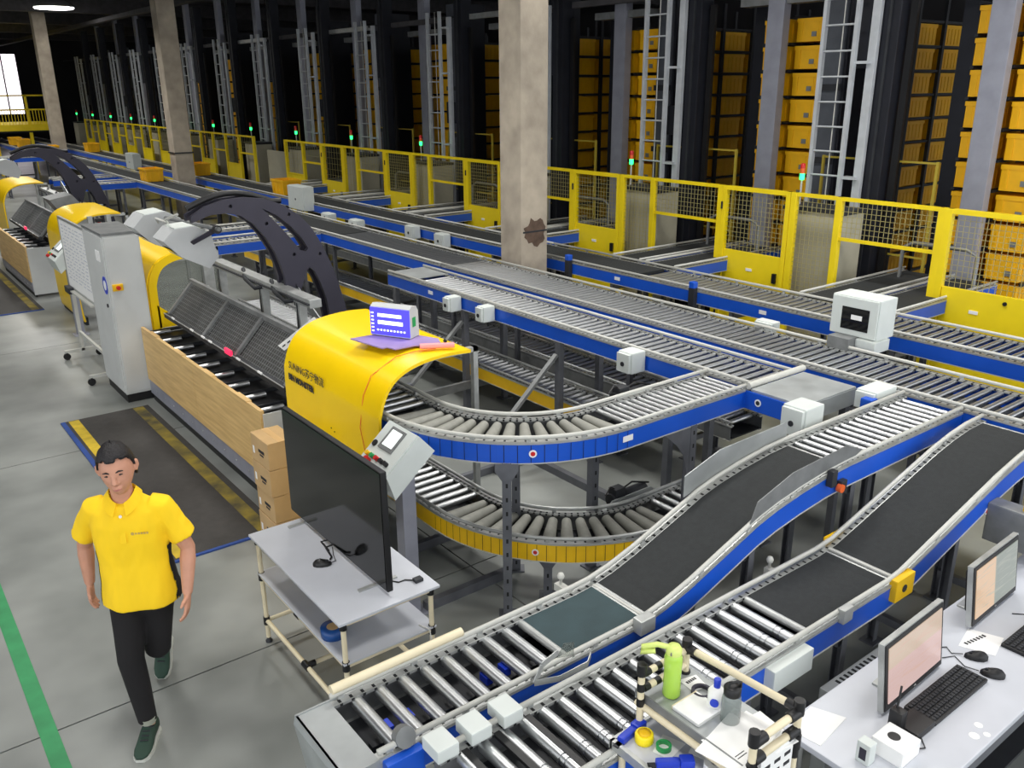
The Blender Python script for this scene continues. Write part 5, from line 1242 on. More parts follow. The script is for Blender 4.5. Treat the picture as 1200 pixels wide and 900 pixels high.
solid('loose_cable', MB().tube([(4.45, 1.49, DZ+.004), (4.5, 1.44, DZ+.004), (4.45, 1.42, DZ+.004), (4.5, 1.39, DZ+.004), (4.62, 1.40, DZ+.004)], 0.003, 5), M_black, 'black cable on the desk under the farther monitor', 'cable')
def paper_sheet(label, pts, z, lines=None):
    t = thing('paper_sheet', label, 'paper', (pts[0][0], pts[0][1], z), 'loose papers')
    obj('sheet', MB().prism([(x, y, z+0.0005) for x, y in pts], (0, 0, 0.0015)), M_paper, t)
    if lines:
        m = MB()
        for (x0, x1, y, h) in lines: m.box(x0, x1, y-h/2, y+h/2, z+0.002, z+0.0026)
        obj('print_line', m, M_ink, t)
    return t
paper_sheet('white printed paper between the two monitors on the desk', [(3.96, 1.53), (4.14, 1.57), (4.2, 1.42), (4.02, 1.38)], DZ, [(4.0+.022*i, 4.014+.022*i, 1.515-.004*i, .02) for i in range(7)])
paper_sheet('white paper at the left end of the desk behind the pipe rack', [(2.80, 1.70), (3.0, 1.72), (3.06, 1.58), (2.82, 1.55)], DZ)
t = thing('scanner_stand', 'black handheld scanner in its dock with short antenna beside the nearer monitor', 'scanner', (3.2, 1.38, DZ))
obj('dock', MB().cbox(3.16, 3.31, 1.31, 1.42, DZ, DZ+0.035, 0.01), M_black, t); obj('handset', MB().cbox(3.12, 3.17, 1.37, 1.43, DZ, DZ+0.12, 0.012), M_black, t)
obj('antenna', MB().cyl((3.15, 1.41, DZ+.11), (3.18, 1.42, DZ+.21), 0.005, 8), M_black, t); obj('cable', MB().tube([(3.2, 1.32, DZ+.01), (3.15, 1.27, DZ+.005), (3.1, 1.3, DZ+.005)], 0.003, 5), M_black, t)
t = thing('white_carton', 'small white box with a round black hole on the desk', 'box', (3.03, 1.34, DZ))
obj('carton', MB().cbox(2.96, 3.10, 1.27, 1.41, DZ, DZ+0.075, 0.006), M_paper, t); obj('round_hole', MB().cyl((3.03, 1.35, DZ+.075), (3.03, 1.35, DZ+.0765), 0.026, 16), M_black, t)
t = thing('label_printer_box', 'slim upright silver grey pack left of the small white box', 'box', (2.90, 1.40, DZ))
obj('pack', MB().cbox(2.865, 2.915, 1.36, 1.42, DZ, DZ+0.10, 0.006), M_jb, t); obj('dark_print', MB().box(2.864, 2.8655, 1.375, 1.405, DZ+.02, DZ+.075), M_arch, t)
t = thing('black_bag', 'black bag beside the desk at the bottom edge', 'bag', (2.62, 1.5, 0.0))
obj('bag_body', MB().cbox(2.5, 2.74, 1.36, 1.62, 0.02, 0.62, 0.06), M_black, t); obj('bag_flap', MB().cbox(2.49, 2.75, 1.35, 1.63, 0.52, 0.63, 0.03), M_dark, t)
m = MB()
t = thing('floor_box', 'grey ventilated steel case on the floor behind the desk', 'box', (3.7, 2.0, 0))
obj('case', MB().cbox(3.3, 4.0, 1.78, 1.86, 0.1, 0.62, 0.01), M_sheet, t)
for i in range(10): m.box(3.4+.035*i, 3.415+.035*i, 1.80, 1.84, 0.62, 0.622)
obj('vent_slot', m, M_slot, t); obj('case_foot', MB().box(3.32, 3.98, 1.79, 1.85, 0, 0.1), M_dark, t)

# ================================================================== PIPE RACK WITH BOTTLES
ax0, ax1, ay0, ay1, SH, TR = 2.14, 2.40, 1.42, 1.90, 1.12, 0.985
t = thing('pipe_rack', 'cream pipe rack with black joints and two shelves in the bottom foreground', 'rack', (2.25, 1.6, 0))
top = 1.25
for i, (x, y, z0, z1) in enumerate(((ax0-.04, ay1+.02, TR-.01, top), (ax1-.04, ay1+.02, SH-.03, top), (ax0, ay0, 0.0, top), (ax1, ay0, 0.0, top), (ax0-.15, ay1, 0.0, TR))):
    lg = obj('post', MB().cyl((x, y, z0), (x, y, z1), 0.0142, 10), M_cream, t)
    if i == 0: js = [((x, y, z), 0.0165, 0.035) for z in (top-.075, top-.145, TR+.01)]+[((x, y, top+.005), 0.02, 0.05)]
    else: js = [((x, y, z), 0.021, 0.06) for z in ([top, SH-.02] if i != 4 else [TR-.03])]
    if i in (2, 3): js += [((x, y, top-.12), 0.0165, 0.04), ((x, y, top-.2), 0.0165, 0.04)]
    joints(lg, 'post_joint', js)
obj('top_pipe', MB().cyl((ax1-.04, ay1+.02, top-.01), (ax1, ay0+.02, top-.01), 0.0150, 12), M_cream, t, 'long cream top pipe')
obj('top_pipe', MB().cyl((ax0+.02, ay0, top-.02), (ax1-.02, ay0, top-.02), 0.0150, 12), M_cream, t)
obj('top_pipe', MB().cyl((ax0+.02, ay0, top-.10), (ax1-.02, ay0, top-.10), 0.0150, 12), M_cream, t)
for dz in (-.02, -.09): 
    obj('striped_pipe', MB().cyl((ax0-.02, ay1+.02, top+dz), (ax1-.05, ay1+.02, top+dz), 0.0145, 12), M_cream, t)
    joints(t, 'pipe_band', [((x, ay1+.02, top+dz), 0.0155, 0.028, (1, 0, 0)) for x in (ax0-.01, ax0+.05, ax0+.11)])
joints(t, 'corner_joint', [((ax1, ay0+.02, top-.01), .021, .06, (0, 1, 0)), ((ax1-.03, ay0, top-.02), .021, .06, (1, 0, 0)), ((ax0+.03, ay0, top-.02), .021, .06, (1, 0, 0)), ((ax1-.03, ay0, top-.1), .021, .06, (1, 0, 0)), ((ax0+.03, ay0, top-.1), .021, .05, (1, 0, 0)), ((ax1-.04, ay1, top-.01), .02, .05, (0, 1, 0))])
obj('upper_shelf', MB().cbox(ax0-.02, ax1, ay0+.02, ay1+.06, SH-.012, SH, 0.003), M_sheet, t)
obj('shelf_lip', MB().box(ax0-.025, ax0-.02, ay0+.02, ay1+.06, SH-.03, SH+.012).box(ax0-.025, ax1, ay1+.06, ay1+.065, SH-.03, SH+.012), M_alud, t)
obj('shelf_pipe', MB().cyl((ax0-.03, ay0, SH-.04), (ax0-.03, ay1+.05, SH-.04), 0.0145, 10), M_cream, t)
obj('lower_tray', MB().cbox(ax0-.18, ax1, ay0-.02, ay1+.03, TR-.012, TR, 0.003), M_desk, t)
obj('tray_edge', MB().box(ax0-.19, ax0-.17, ay0-.02, ay1+.03, TR-.03, TR+.01).box(ax0-.19, ax1, ay1+.02, ay1+.035, TR-.03, TR+.01), M_alu, t)
obj('hanging_sheet', MB().box(ax0+.04, ax1-.03, ay0-.012, ay0-.009, top-.36, top-.10), M_paper, t, 'printed sheet hanging below the near pipes')
m = MB()
for j in range(4):
    for i in range(3): m.box(ax0+.06+.06*i, ax0+.095+.06*i, ay0-.0135, ay0-.012, top-.17-.045*j, top-.155-.045*j)
obj('sheet_print', m, M_ink, t)
M_gbot = mat('green_bottle', rgb(190, 232, 90), 0.15, alpha=0.75, emit=None)
M_clear = mat('smoke_bottle', rgb(120, 132, 130), 0.1, alpha=0.55)
def bottle(label, x, y, z, prof, capprof, bm, cm, name='bottle', cap='cap', n=18):
    t = thing(name, label, 'bottle', (x, y, z))
    obj('bottle_body', MB().lathe((x, y, z), prof, n), bm, t); obj(cap, MB().lathe((x, y, z), capprof, n), cm, t)
    return t
b = bottle('translucent lime green water bottle with pale yellow flip top', 2.21, 1.86, SH+.001, [(0.03, 0), (0.036, 0.01), (0.034, 0.10), (0.036, 0.175), (0.030, 0.195), (0.026, 0.2)], [(0.031, 0.195), (0.032, 0.215), (0.024, 0.228), (0.01, 0.232)], M_gbot, mat('pale_lime_cap', rgb(206, 222, 120), 0.4))
obj('carry_strap', MB().tube([(2.20, 1.87, SH+.22), (2.17, 1.91, SH+.225), (2.13, 1.95, SH+.21), (2.12, 1.95, SH+.19), (2.16, 1.91, SH+.2)], 0.011, 8), MATS['pale_lime_cap'], b)
obj('flip_button', MB().cbox(2.18, 2.2, 1.845, 1.87, SH+.2, SH+.218, 0.004), M_alud, b)
b = bottle('grey see-through sports bottle with black lid', 2.27, 1.62, SH+.001, [(0.034, 0), (0.037, 0.008), (0.037, 0.10), (0.032, 0.125), (0.028, 0.13)], [(0.032, 0.125), (0.033, 0.155), (0.026, 0.162), (0.012, 0.165)], M_clear, M_black)
obj('lid_loop', MB().tube([(2.25, 1.62, SH+.16), (2.25, 1.62, SH+.185), (2.27, 1.60, SH+.192), (2.29, 1.6, SH+.18), (2.29, 1.6, SH+.16)], 0.006, 6), M_black, b)
b = bottle('white lotion bottle with blue cap and blue oval label', 2.29, 1.705, SH+.001, [(0.03, 0), (0.033, 0.008), (0.033, 0.075), (0.022, 0.09), (0.012, 0.095)], [(0.013, 0.095), (0.014, 0.128), (0.012, 0.131)], M_paper, M_bluep)
obj('oval_label', MB().cyl((2.262, 1.69, SH+.045), (2.256, 1.687, SH+.045), 0.017, 14), M_bluep, b)
def ringx(name, label, x, y, z, r0, r1, h, m, cat='tape'):
    t = thing(name, label, cat, (x, y, z)); mb = MB(); n = 22; vs = []
    for (r, zz) in ((r0, 0), (r1, 0), (r1, h), (r0, h)):
        for k in range(n): vs.append((x+r*math.cos(2*PI*k/n), y+r*math.sin(2*PI*k/n), z+zz+.0005))
    fs = [(j*n+k, j*n+(k+1) % n, ((j+1) % 4)*n+(k+1) % n, ((j+1) % 4)*n+k) for j in range(4) for k in range(n)]
    mb.add(vs, fs, False); obj('tape_ring', mb, m, t); return t
ringx('ring_tape', 'dark grey ring of tape lying on the upper shelf behind the papers', 2.31, 1.79, SH, 0.030, 0.042, 0.016, M_arch)
ringx('green_ring', 'thin green roll of tape on the lower tray', 2.085, 1.775, TR, 0.022, 0.030, 0.02, M_gbtn)
t = ringx('white_roll', 'white roll of labels on the lower tray at the bottom edge', 2.15, 1.58, TR, 0.016, 0.042, 0.04, M_paper)
t = thing('yellow_tape', 'bright yellow round tin on the lower tray', 'tin', (2.055, 1.85, TR))
obj('tin', MB().lathe((2.055, 1.85, TR+.0005), [(0.034, 0), (0.037, 0.006), (0.037, 0.034), (0.033, 0.04)], 22), mat('bright_yellow', rgb(250, 226, 20), 0.35), t); obj('tin_ring', MB().lathe((2.055, 1.85, TR+.04), [(0.024, 0), (0.026, 0.002), (0.012, 0.003)], 18), M_yel, t)
def clamp(label, x, y, z, ang):
    t = thing('box_cutter', label, 'tool', (x, y, z), 'dark blue tools')
    M = Matrix.Translation((x, y, z))@Matrix.Rotation(ang, 4, 'Z')
    obj('grip', MB().cbox(-0.07, 0.02, -0.016, 0.016, 0.001, 0.03, 0.008).xform(M), M_bluep, t); obj('head', MB().cbox(0.02, 0.075, -0.022, 0.022, 0.001, 0.036, 0.01).xform(M), M_bluep, t)
    obj('blade', MB().box(-0.10, -0.07, -0.012, 0.012, 0.004, 0.01).xform(M), M_dark, t)
clamp('dark blue handled tool at the left rim of the lower tray', 2.04, 1.905, TR, math.radians(8))
clamp('dark blue handled tool lying below the yellow tin', 2.05, 1.69, TR, math.radians(-35))
paper_sheet('white slip of paper under the green tape ring on the tray', [(2.04, 1.79), (2.14, 1.83), (2.17, 1.74), (2.06, 1.72)], TR)
paper_sheet('printed packet with brown picture on the tray at the bottom edge', [(2.14, 1.70), (2.24, 1.74), (2.27, 1.64), (2.17, 1.61)], TR+.002, [(2.18, 2.23, 1.68, .02)])
paper_sheet('small white label sheet beside the green bottle on the upper shelf', [(2.30, 1.90), (2.38, 1.88), (2.36, 1.80), (2.29, 1.82)], SH, [(2.31+.011*i, 2.318+.011*i, 1.868, .014) for i in range(5)])
pp = thing('paper_stack', 'stack of white papers hanging over the near end of the upper shelf', 'paper', (2.22, 1.52, SH))
for i, (dx, dy, a) in enumerate(((0, 0, 0.05), (0.02, -0.01, -0.12), (-0.01, 0.015, 0.2))):
    M = Matrix.Translation((2.22+dx, 1.505+dy, SH+.002+.003*i))@Matrix.Rotation(a, 4, 'Z')
    mb = MB().box(-0.15, 0.15, -0.085, 0.105, 0, 0.0015); mb.xform(M); obj('sheet', mb, M_paper, pp)
mb = MB()
for j in range(2): mb.box(2.13, 2.18, 1.47+.012*j, 1.473+.012*j, SH+.0095, SH+.0105)
obj('print_line', mb, M_ink, pp)
pd = thing('note_pad', 'thick white note pad lying on the upper shelf behind the lotion bottle', 'pad', (2.22, 1.74, SH))
obj('pad', MB().cbox(2.15, 2.29, 1.67, 1.80, SH+.0005, SH+.016, 0.003).xform(Matrix.Identity(4)), M_paper, pd); obj('spine', MB().box(2.15, 2.29, 1.798, 1.803, SH+.0005, SH+.017), M_cream, pd)

# ================================================================== PERSON
M_skin = mat('skin', rgb(196, 142, 116), 0.55, var=0.06, scale=20)
M_shirt = mat('yellow_shirt', rgb(250, 206, 16), 0.8, var=0.05, scale=9, bump=0.6, bscale=10, stretch=(1, 1, 0.4))
M_blackc = mat('black_cloth', rgb(16, 14, 16), 0.9, var=0.2, bump=0.4, bscale=18)
M_hair = mat('black_hair', rgb(22, 18, 20), 0.6, var=0.3, scale=60, bump=0.6, bscale=120)
M_shoe = mat('green_suede', rgb(38, 62, 50), 0.8, var=0.15)
M_sole = mat('shoe_sole', rgb(190, 192, 184), 0.7)
M_lip = mat('lips', rgb(168, 102, 92), 0.5)
M_eye = mat('eye', rgb(30, 24, 24), 0.3)
PP = Vector((0.895, 4.505, 0)); PD = Vector((-.50, -.866, 0)).normalized(); PLF = Vector((-PD.y, PD.x, 0))
PM = Matrix(((PD.x, PLF.x, 0, PP.x), (PD.y, PLF.y, 0, PP.y), (0, 0, 1, 0), (0, 0, 0, 1)))
person = thing('person', 'walking man in yellow polo shirt, black trousers and dark green shoes', 'person', (PP.x, PP.y, 0))
def loft(rings, n=20, cap=True):
    # rings: (u, v, z, half forward, half sideways)
    m = MB(); vs = []
    for (u, v, z, b, a, *tl) in rings:
        for k in range(n):
            t = 2*PI*k/n; c, s_ = math.cos(t), math.sin(t)
            vs.append((u+b*math.copysign(abs(c)**0.85, c), v+a*math.copysign(abs(s_)**0.85, s_), z-(tl[0]*max(0, c)**2 if tl else 0)))
    N = len(rings)
    m.add(vs, [(i*n+k, i*n+(k+1) % n, (i+1)*n+(k+1) % n, (i+1)*n+k) for i in range(N-1) for k in range(n)]+[tuple(range(n-1, -1, -1)), tuple(range((N-1)*n, N*n))], True)
    return m
def merge(*ms):
    o = MB()
    for m in ms:
        n = len(o.v); o.v += m.v; o.f += [tuple(i+n for i in f) for f in m.f]; o.sm += [True]*len(m.f); o.mi += m.mi
    return o
def fuse(mb, voxel, smooth=4, fac=0.5):
    # fuse overlapping closed pieces into one continuous surface
    me = mb.mesh('tmp'); o = bpy.data.objects.new('tmp', me); COL.objects.link(o)
    r = o.modifiers.new('r', 'REMESH'); r.mode = 'VOXEL'; r.voxel_size = voxel; r.use_smooth_shade = True
    if smooth: s_ = o.modifiers.new('s', 'SMOOTH'); s_.iterations = smooth; s_.factor = fac
    out = eval_mesh(o, 'body'); bpy.data.objects.remove(o); bpy.data.meshes.remove(me)
    out.polygons.foreach_set('use_smooth', [True]*len(out.polygons))
    return out
def pput(name, me, m, label=None):
    me.materials.clear(); me.materials.append(m)
    off = Matrix.Translation((-PP.x, -PP.y, 0))@PM
    me.transform(off)
    o = bpy.data.objects.new(name, me); COL.objects.link(o); o.parent = person; OFF[o.name] = (PP.x, PP.y, 0)
    if label: o['label'] = label
    return o
# joints, local: u forward, v to his left
SHR, SHL = Vector((.02, -.165, 1.318)), Vector((.04, .175, 1.318))
ELR, ELL = Vector((-.08, -.285, 1.06)), Vector((.02, .275, 1.05))
WRR, WRL = Vector((-.05, -.285, .835)), Vector((.135, .27, .835))
HIR, HIL = Vector((.0, -.085, .87)), Vector((.0, .085, .87))
KNR, KNL = Vector((.17, -.06, .475)), Vector((.04, .045, .455))
ANR, ANL = Vector((.235, -.005, .085)), Vector((-.345, -.06, .20))
def limb(pts, rad, n=12): return MB().tube(pts, rad, n)
def L3(a, b, t): return a.lerp(b, t)
body = []
body.append(loft([(.0, 0, .74, .09, .12), (.0, 0, .86, .105, .155), (.01, 0, 1.0, .095, .135), (.03, 0, 1.18, .105, .16), (.04, 0, 1.31, .09, .17), (.045, 0, 1.37, .06, .09), (.055, 0, 1.40, .052, .055), (.075, 0, 1.50, .05, .052)]))
for sh, el, wr in ((SHR, ELR, WRR), (SHL, ELL, WRL)):
    body.append(limb([sh+Vector((0, 0, .01)), L3(sh, el, .3), L3(sh, el, .7), el, L3(el, wr, .25), L3(el, wr, .7), wr], [.05, .05, .045, .040, .043, .034, .027]))
for h, k, a in ((HIR, KNR, ANR), (HIL, KNL, ANL)):
    body.append(limb([h, L3(h, k, .35), k, L3(k, a, .3), L3(k, a, .75), a], [.085, .075, .052, .052, .038, .035]))
# hands
def hand(wr, el, side):
    d = (wr-el).normalized()
    fwd = Vector((1, 0, 0)); acr = (fwd-d*fwd.dot(d)).normalized(); nrm = d.cross(acr).normalized()   # acr: thumb side to the front
    out = []
    palm = [wr-d*.01, wr+d*.03, wr+d*.085]
    pm = MB(); vs = []
    for p, a, b in ((wr-d*.01, .024, .020), (wr+d*.025, .034, .018), (wr+d*.06, .041, .016), (wr+d*.088, .040, .012)):
        for k in range(10):
            t = 2*PI*k/10; vs.append(p+acr*a*math.cos(t)+nrm*b*math.sin(t))
    pm.add(vs, [(i*10+k, i*10+(k+1) % 10, (i+1)*10+(k+1) % 10, (i+1)*10+k) for i in range(3) for k in range(10)]+[tuple(range(9, -1, -1)), tuple(range(30, 40))], True)
    out.append(pm)
    inw = nrm if nrm.dot(Vector((0, -side, 0))) > 0 else -nrm     # palm side, towards the thigh
    for i, (o_, ln) in enumerate(((.031, .070), (.0105, .078), (-.0105, .073), (-.031, .058))):
        r = wr+d*.078+acr*o_; p1 = r+d*ln*.42+inw*.006; p2 = p1+(d*.85+inw*.5).normalized()*ln*.33; p3 = p2+(d*.6+inw*.8).normalized()*ln*.27
        out.append(MB().tube([r, p1, p2, p3], [.0092, .0088, .0082, .0068], 8))
    r = wr+d*.025+acr*.026; p1 = r+(d*.6+acr*.75+inw*.25).normalized()*.035; p2 = p1+(d*.9+acr*.3+inw*.3).normalized()*.032
    out.append(MB().tube([r-acr*.01, r, p1, p2], [.013, .013, .0105, .008], 8))
    return out
body += hand(WRR, ELR, -1); body += hand(WRL, ELL, 1)
# head: local frame, then turned a little to his right and down
HC = Vector((.09, .005, 1.565))
HM = Matrix.Translation(HC)@Matrix.Rotation(math.radians(7), 4, 'Z')@Matrix.Rotation(math.radians(4), 4, 'Y')@Matrix.Rotation(math.radians(5), 4, 'X')@Matrix.Scale(1.08, 4)
def head_mb():
    m = MB(); N, Rr = 28, 20; vs = []
    for i in range(Rr+1):
        ph = PI*i/Rr; z = math.cos(ph); rr = math.sin(ph)
        for k in range(N):
            t = 2*PI*k/N; x, y = rr*math.cos(t), rr*math.sin(t)
            X, Y, Z = x*.098, y*.076, z*.120
            if z < 0:
                q = (-z)**1.4; Y *= 1-.30*q; X = X*(1-.12*q)+.022*q if x > -0.2 else X*(1-.55*q)
            if x > .5 and -.15 < z < .28: X -= .007*math.exp(-((abs(y)-.38)/.16)**2)*math.exp(-((z-.06)/.11)**2)   # eye sockets
            if x > .3: X += .006*math.exp(-((z-.24)/.12)**2)*(1-abs(y))          # brow
            if x > .3: X += .007*math.exp(-((z+.82)/.16)**2)*math.exp(-(y/.35)**2)   # chin
            vs.append((X, Y, Z))
    m.add(vs, [(i*N+k, i*N+(k+1) % N, (i+1)*N+(k+1) % N, (i+1)*N+k) for i in range(Rr) for k in range(N)], True)
    m.v = [tuple(p) for p in m.v]
    # nose, lips, ears
    m2 = MB().tube([(.090, 0, .022), (.102, 0, -.004), (.114, 0, -.024), (.098, 0, -.036)], [.009, .011, .013, .010], 8)
    for s_ in (-1, 1): m2.tube([(.094, s_*.006, -.028), (.097, s_*.015, -.029), (.09, s_*.018, -.03)], [.007, .008, .005], 8)
    m2.tube([(.088, -.026, -.058), (.097, -.012, -.056), (.100, 0, -.057), (.097, .012, -.056), (.088, .026, -.058)], [.004, .0065, .0065, .0065, .004], 6)
    m2.tube([(.088, -.022, -.066), (.096, -.01, -.068), (.098, 0, -.069), (.096, .01, -.068), (.088, .022, -.066)], [.004, .007, .0075, .007, .004], 6)
    for s_ in (-1, 1): m2.tube([(.0, s_*.076, .030), (-.012, s_*.086, .022), (-.012, s_*.088, 0), (-.004, s_*.080, -.026)], [.006, .012, .012, .007], 8)
    return m, m2
h1, h2 = head_mb()
body.append(h1.xform(HM)); body.append(h2.xform(HM))
bodyo = pput('body', fuse(merge(*body), 0.0055, 3), M_skin)
# hair cap
from mathutils import noise as mnoise
def hair_mb():
    m = MB(); N, Rr = 32, 20; keep = []; vs = []; rnd = random.Random(4)
    for i in range(Rr+1):
        ph = PI*i/Rr; z = math.cos(ph); rr = math.sin(ph)
        for k in range(N):
            t = 2*PI*k/N; x, y = rr*math.cos(t), rr*math.sin(t); j = 1+rnd.uniform(-.02, .025)
            g = 1.09+.05*max(0, z)*max(0, x+.3)+.035*mnoise.noise(Vector((x*4, y*4, z*4)))
            vs.append((x*.103*g*j-.004, y*.080*g*j, z*.125*g*j+.002))
    fs = []
    for i in range(Rr):
        for k in range(N):
            ph = PI*(i+.5)/Rr; z = math.cos(ph); t = 2*PI*(k+.5)/N; x = math.sin(ph)*math.cos(t); y = abs(math.sin(ph)*math.sin(t))
            front = x > -.05
            lim = (.50+.05*math.sin(14*y+2)) if x > .35 else (.34 if x > .15 else (.0 if x > -.08 else -.45))
            if z > lim: fs.append((i*N+k, i*N+(k+1) % N, (i+1)*N+(k+1) % N, (i+1)*N+k))
    bm = bmesh.new(); bv = [bm.verts.new(p) for p in vs]
    for f in fs:
        try: bm.faces.new([bv[q] for q in f])
        except ValueError: pass
    bmesh.ops.remove_doubles(bm, verts=bm.verts[:], dist=1e-5)
    bmesh.ops.recalc_face_normals(bm, faces=bm.faces[:])
    bmesh.ops.delete(bm, geom=[v for v in bm.verts if not v.link_faces], context='VERTS')
    for _ in range(3): bmesh.ops.smooth_vert(bm, verts=[v for v in bm.verts if v.is_boundary], factor=0.5, use_axis_x=True, use_axis_y=True, use_axis_z=True)
    bmesh.ops.solidify(bm, geom=bm.faces[:], thickness=0.012)
    bmesh.ops.delete(bm, geom=[v for v in bm.verts if not v.link_faces], context='VERTS')
    me = bpy.data.meshes.new('hair'); bm.to_mesh(me); bm.free(); me.polygons.foreach_set('use_smooth', [True]*len(me.polygons))
    return me
hm = hair_mb(); hm.transform(HM); pput('hair', hm, M_hair, 'short black hair')
for s_ in (-1, 1):
    pput('eye', MB().tube([(.083, s_*.018, .008), (.0885, s_*.028, .0095), (.0845, s_*.040, .008)], [.002, .0048, .002], 8).xform(HM).mesh('eye'), M_eye)
    pput('eyebrow', MB().tube([(.094, s_*.014, .024), (.0935, s_*.028, .030), (.084, s_*.045, .025)], [.003, .0042, .002], 6).xform(HM).mesh('eyebrow'), M_hair)
pput('lips', MB().tube([(.0945, -.02, -.0615), (.1025, -.008, -.061), (.1045, 0, -.062), (.1025, .008, -.061), (.0945, .02, -.0615)], [.002, .0042, .0045, .0042, .002], 6).xform(HM).mesh('lips'), M_lip)
# shirt
sh = [loft([(.01, 0, .755, .15, .205), (.01, 0, .80, .148, .203), (.008, 0, .9, .138, .190), (.014, 0, 1.02, .128, .180), (.028, 0, 1.15, .128, .186), (.036, 0, 1.25, .120, .188), (.04, 0, 1.32, .100, .172), (.045, 0, 1.362, .080, .125), (.05, 0, 1.395, .070, .080, .03), (.056, 0, 1.41, .060, .066, .05)], 28)]
for s_, el in ((SHR, ELR), (SHL, ELL)):
    d = (el-s_).normalized(); out = Vector((0, math.copysign(1, s_.y), 0))
    sh.append(limb([s_+Vector((0, -.05*math.copysign(1, s_.y), .012)), s_+Vector((0, 0, .004)), L3(s_, el, .35)+out*.008, L3(s_, el, .72)+out*.016], [.062, .064, .066, .072], 16))
from mathutils import noise as mnoise
sm_ = fuse(merge(*sh), 0.008, 6)
for v in sm_.vertices:
    c = v.co; a = 1.0 if c.z < 1.3 else max(0.0, (1.40-c.z)/.10)
    d = mnoise.noise(Vector((c.x*9, c.y*11+c.z*4, c.z*3.2)))*.011+mnoise.noise(Vector((c.x*20, c.y*22-c.z*9, c.z*8)))*.004
    v.co = c+v.normal*d*a
sm_.update()
# black side stripes follow the shirt surface
stps = {1: (MB(), {}), -1: (MB(), {})}
for f in sm_.polygons:
    c = f.center
    if c.z < 1.09 and abs(f.normal.y) > .93 and abs(c.y) > .14 and f.normal.y*c.y > 0:
        q = []; stp, ids = stps[1 if c.y > 0 else -1]
        for vi in f.vertices:
            if vi not in ids: ids[vi] = len(stp.v); stp.v.append(tuple(sm_.vertices[vi].co+sm_.vertices[vi].normal*.003))
            q.append(ids[vi])
        stp.f.append(tuple(q)); stp.sm.append(True); stp.mi.append(0)
shirt = pput('polo_shirt', sm_, M_shirt)
def on_shirt(mb, name, m, label=None): return pput(name, mb.mesh(name), m, label)
for s_ in (-1, 1):
    # folded collar half, open at the throat
    mb = MB(); vs = []; n = 12
    for i in range(n+1):
        th = math.radians(16+(184-16)*i/n); c, q = math.cos(th), s_*math.sin(th); f = max(0, c)
        cu, cz = .054, 1.432-.058*f**1.5
        drop = .030+.022*f**2
        for (r, dz) in ((.062, -.006), (.066, .006), (.093+.02*f, -drop), (.084+.02*f, -drop-.006)): vs.append((cu+r*c, r*q*1.02, cz+dz))
    mb.add(vs, [(i*4+a, i*4+(a+1) % 4, (i+1)*4+(a+1) % 4, (i+1)*4+a) for i in range(n) for a in range(4)]+[(0, 1, 2, 3), tuple(range(n*4, n*4+4))], False)
    on_shirt(mb, 'collar', M_shirt)
on_shirt(MB().bar((.137, 0, 1.325), (.158, 0, 1.17), .03, .006), 'placket', M_shirt)
on_shirt(MB().cyl((.140, 0, 1.318), (.147, 0, 1.32), .008, 10), 'button', M_paper)
for k_ in (1, -1): on_shirt(stps[k_][0], 'side_stripe', M_blackc, 'black side stripe')
mb = MB()
for i in range(5): mb.box(.150, .1535, .06+.014*i, .07+.014*i, 1.216, 1.226)
mb.cyl((.149, .048, 1.221), (.1535, .048, 1.221), .009, 10)
on_shirt(mb, 'chest_print', mat('print_grey', rgb(190, 160, 80), 0.7), 'small faded chest print')
# trousers
tr = [loft([(.0, 0, .70, .10, .155), (.0, 0, .78, .112, .165), (.0, 0, .90, .105, .155)], 24)]
for h, k, a in ((HIR, KNR, ANR), (HIL, KNL, ANL)):
    e = L3(k, a, .93)
    tr.append(limb([h+Vector((0, 0, -.02)), L3(h, k, .25), L3(h, k, .6), k+Vector((.006, 0, 0)), L3(k, a, .35), L3(k, a, .75), e], [.092, .090, .080, .070, .064, .054, .050], 18))
pput('trousers', fuse(merge(*tr), 0.009, 5), M_blackc)
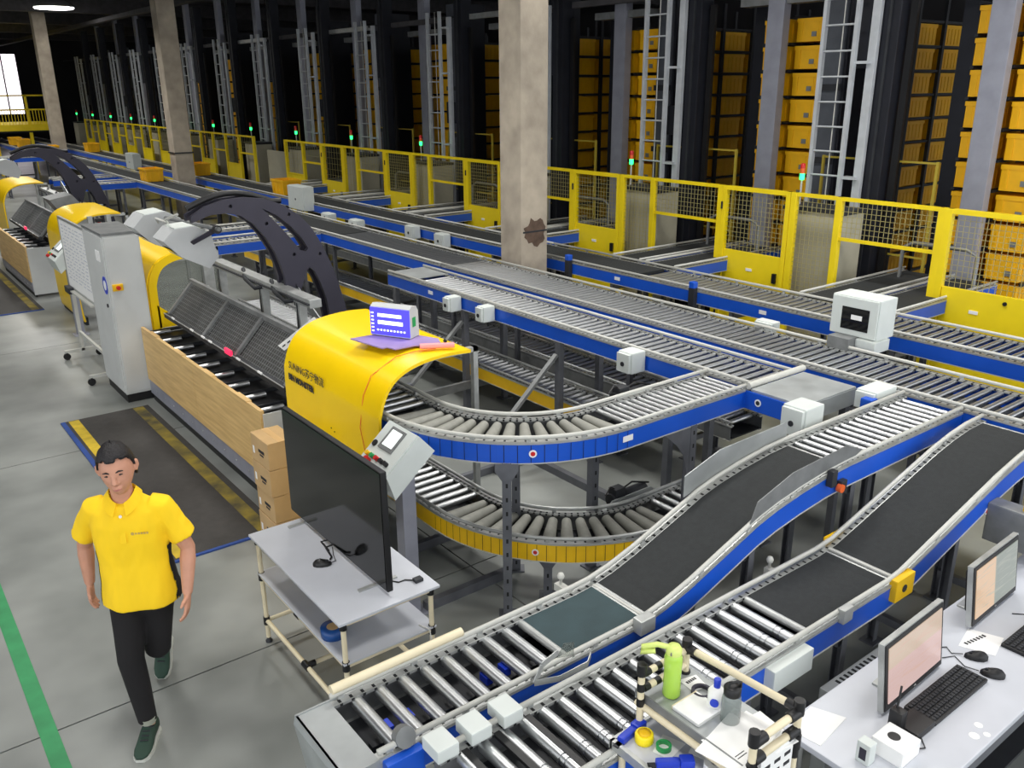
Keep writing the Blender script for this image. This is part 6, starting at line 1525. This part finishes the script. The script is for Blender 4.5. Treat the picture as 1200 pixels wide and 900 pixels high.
# shoes
def shoe(ank, dirv, pitch, side):
    M = Matrix.Translation(ank)@Matrix.Rotation(math.atan2(dirv[1], dirv[0]), 4, 'Z')@Matrix.Rotation(math.radians(pitch), 4, 'Y')
    # sections along the foot (x forward from the ankle), width, top height, bottom
    up = MB(); vs = []; n = 14
    secs = [(-.075, .020, -.02, -.068), (-.06, .034, .02, -.070), (-.02, .038, .035, -.070), (.03, .039, .02, -.070), (.08, .045, -.018, -.070), (.13, .046, -.034, -.070), (.165, .038, -.044, -.070), (.188, .018, -.052, -.068)]
    for (x, w, zt, zb) in secs:
        for k in range(n):
            t = 2*PI*k/n; c, s_ = math.cos(t), math.sin(t)
            vs.append((x, w*math.copysign(abs(c)**.7, c), (zt+zb)/2+(zt-zb)/2*math.copysign(abs(s_)**.8, s_)))
    up.add(vs, [(i*n+k, i*n+(k+1) % n, (i+1)*n+(k+1) % n, (i+1)*n+k) for i in range(len(secs)-1) for k in range(n)]+[tuple(range(n-1, -1, -1)), tuple(range((len(secs)-1)*n, len(secs)*n))], True)
    o = pput('shoe', up.xform(M).mesh('shoe'), M_shoe)
    so = MB(); pts = [(x, w+.004) for x, w, a, b in secs]
    poly = [(x, w, -.085) for x, w in pts]+[(x, -w, -.085) for x, w in reversed(pts)]
    so.prism(poly, (0, 0, .018)); so.xform(M)
    me = so.mesh('sole'); me.materials.append(M_sole); off = Matrix.Translation((-PP.x, -PP.y, 0))@PM; me.transform(off)
    q = bpy.data.objects.new('sole', me); COL.objects.link(q); q.parent = o; OFF[q.name] = (PP.x, PP.y, 0); q['label'] = 'pale shoe sole'
    la = MB()
    for i in range(4): la.cyl((.03+.022*i, -.022, .018-.012*i), (.03+.022*i, .022, .018-.012*i), .0035, 6)
    la.tube([(.03, 0, .02), (.05, .03, .025), (.03, .04, .02), (.03, .005, .02)], .0025, 5); la.xform(M)
    me = la.mesh('laces'); me.materials.append(M_dark); me.transform(off)
    q = bpy.data.objects.new('laces', me); COL.objects.link(q); q.parent = o; OFF[q.name] = (PP.x, PP.y, 0)
    so = MB().cyl((0, 0, .03), (.004, 0, .062), .041, 14); so.xform(M); pput('sock', so.mesh('sock'), M_sock)
M_sock = mat('grey_sock', rgb(150, 154, 140), 0.8)
shoe(ANR+Vector((0, 0, .0)), (1, -.06), 0, -1)
shoe(ANL, (1, -.05), 42, 1)
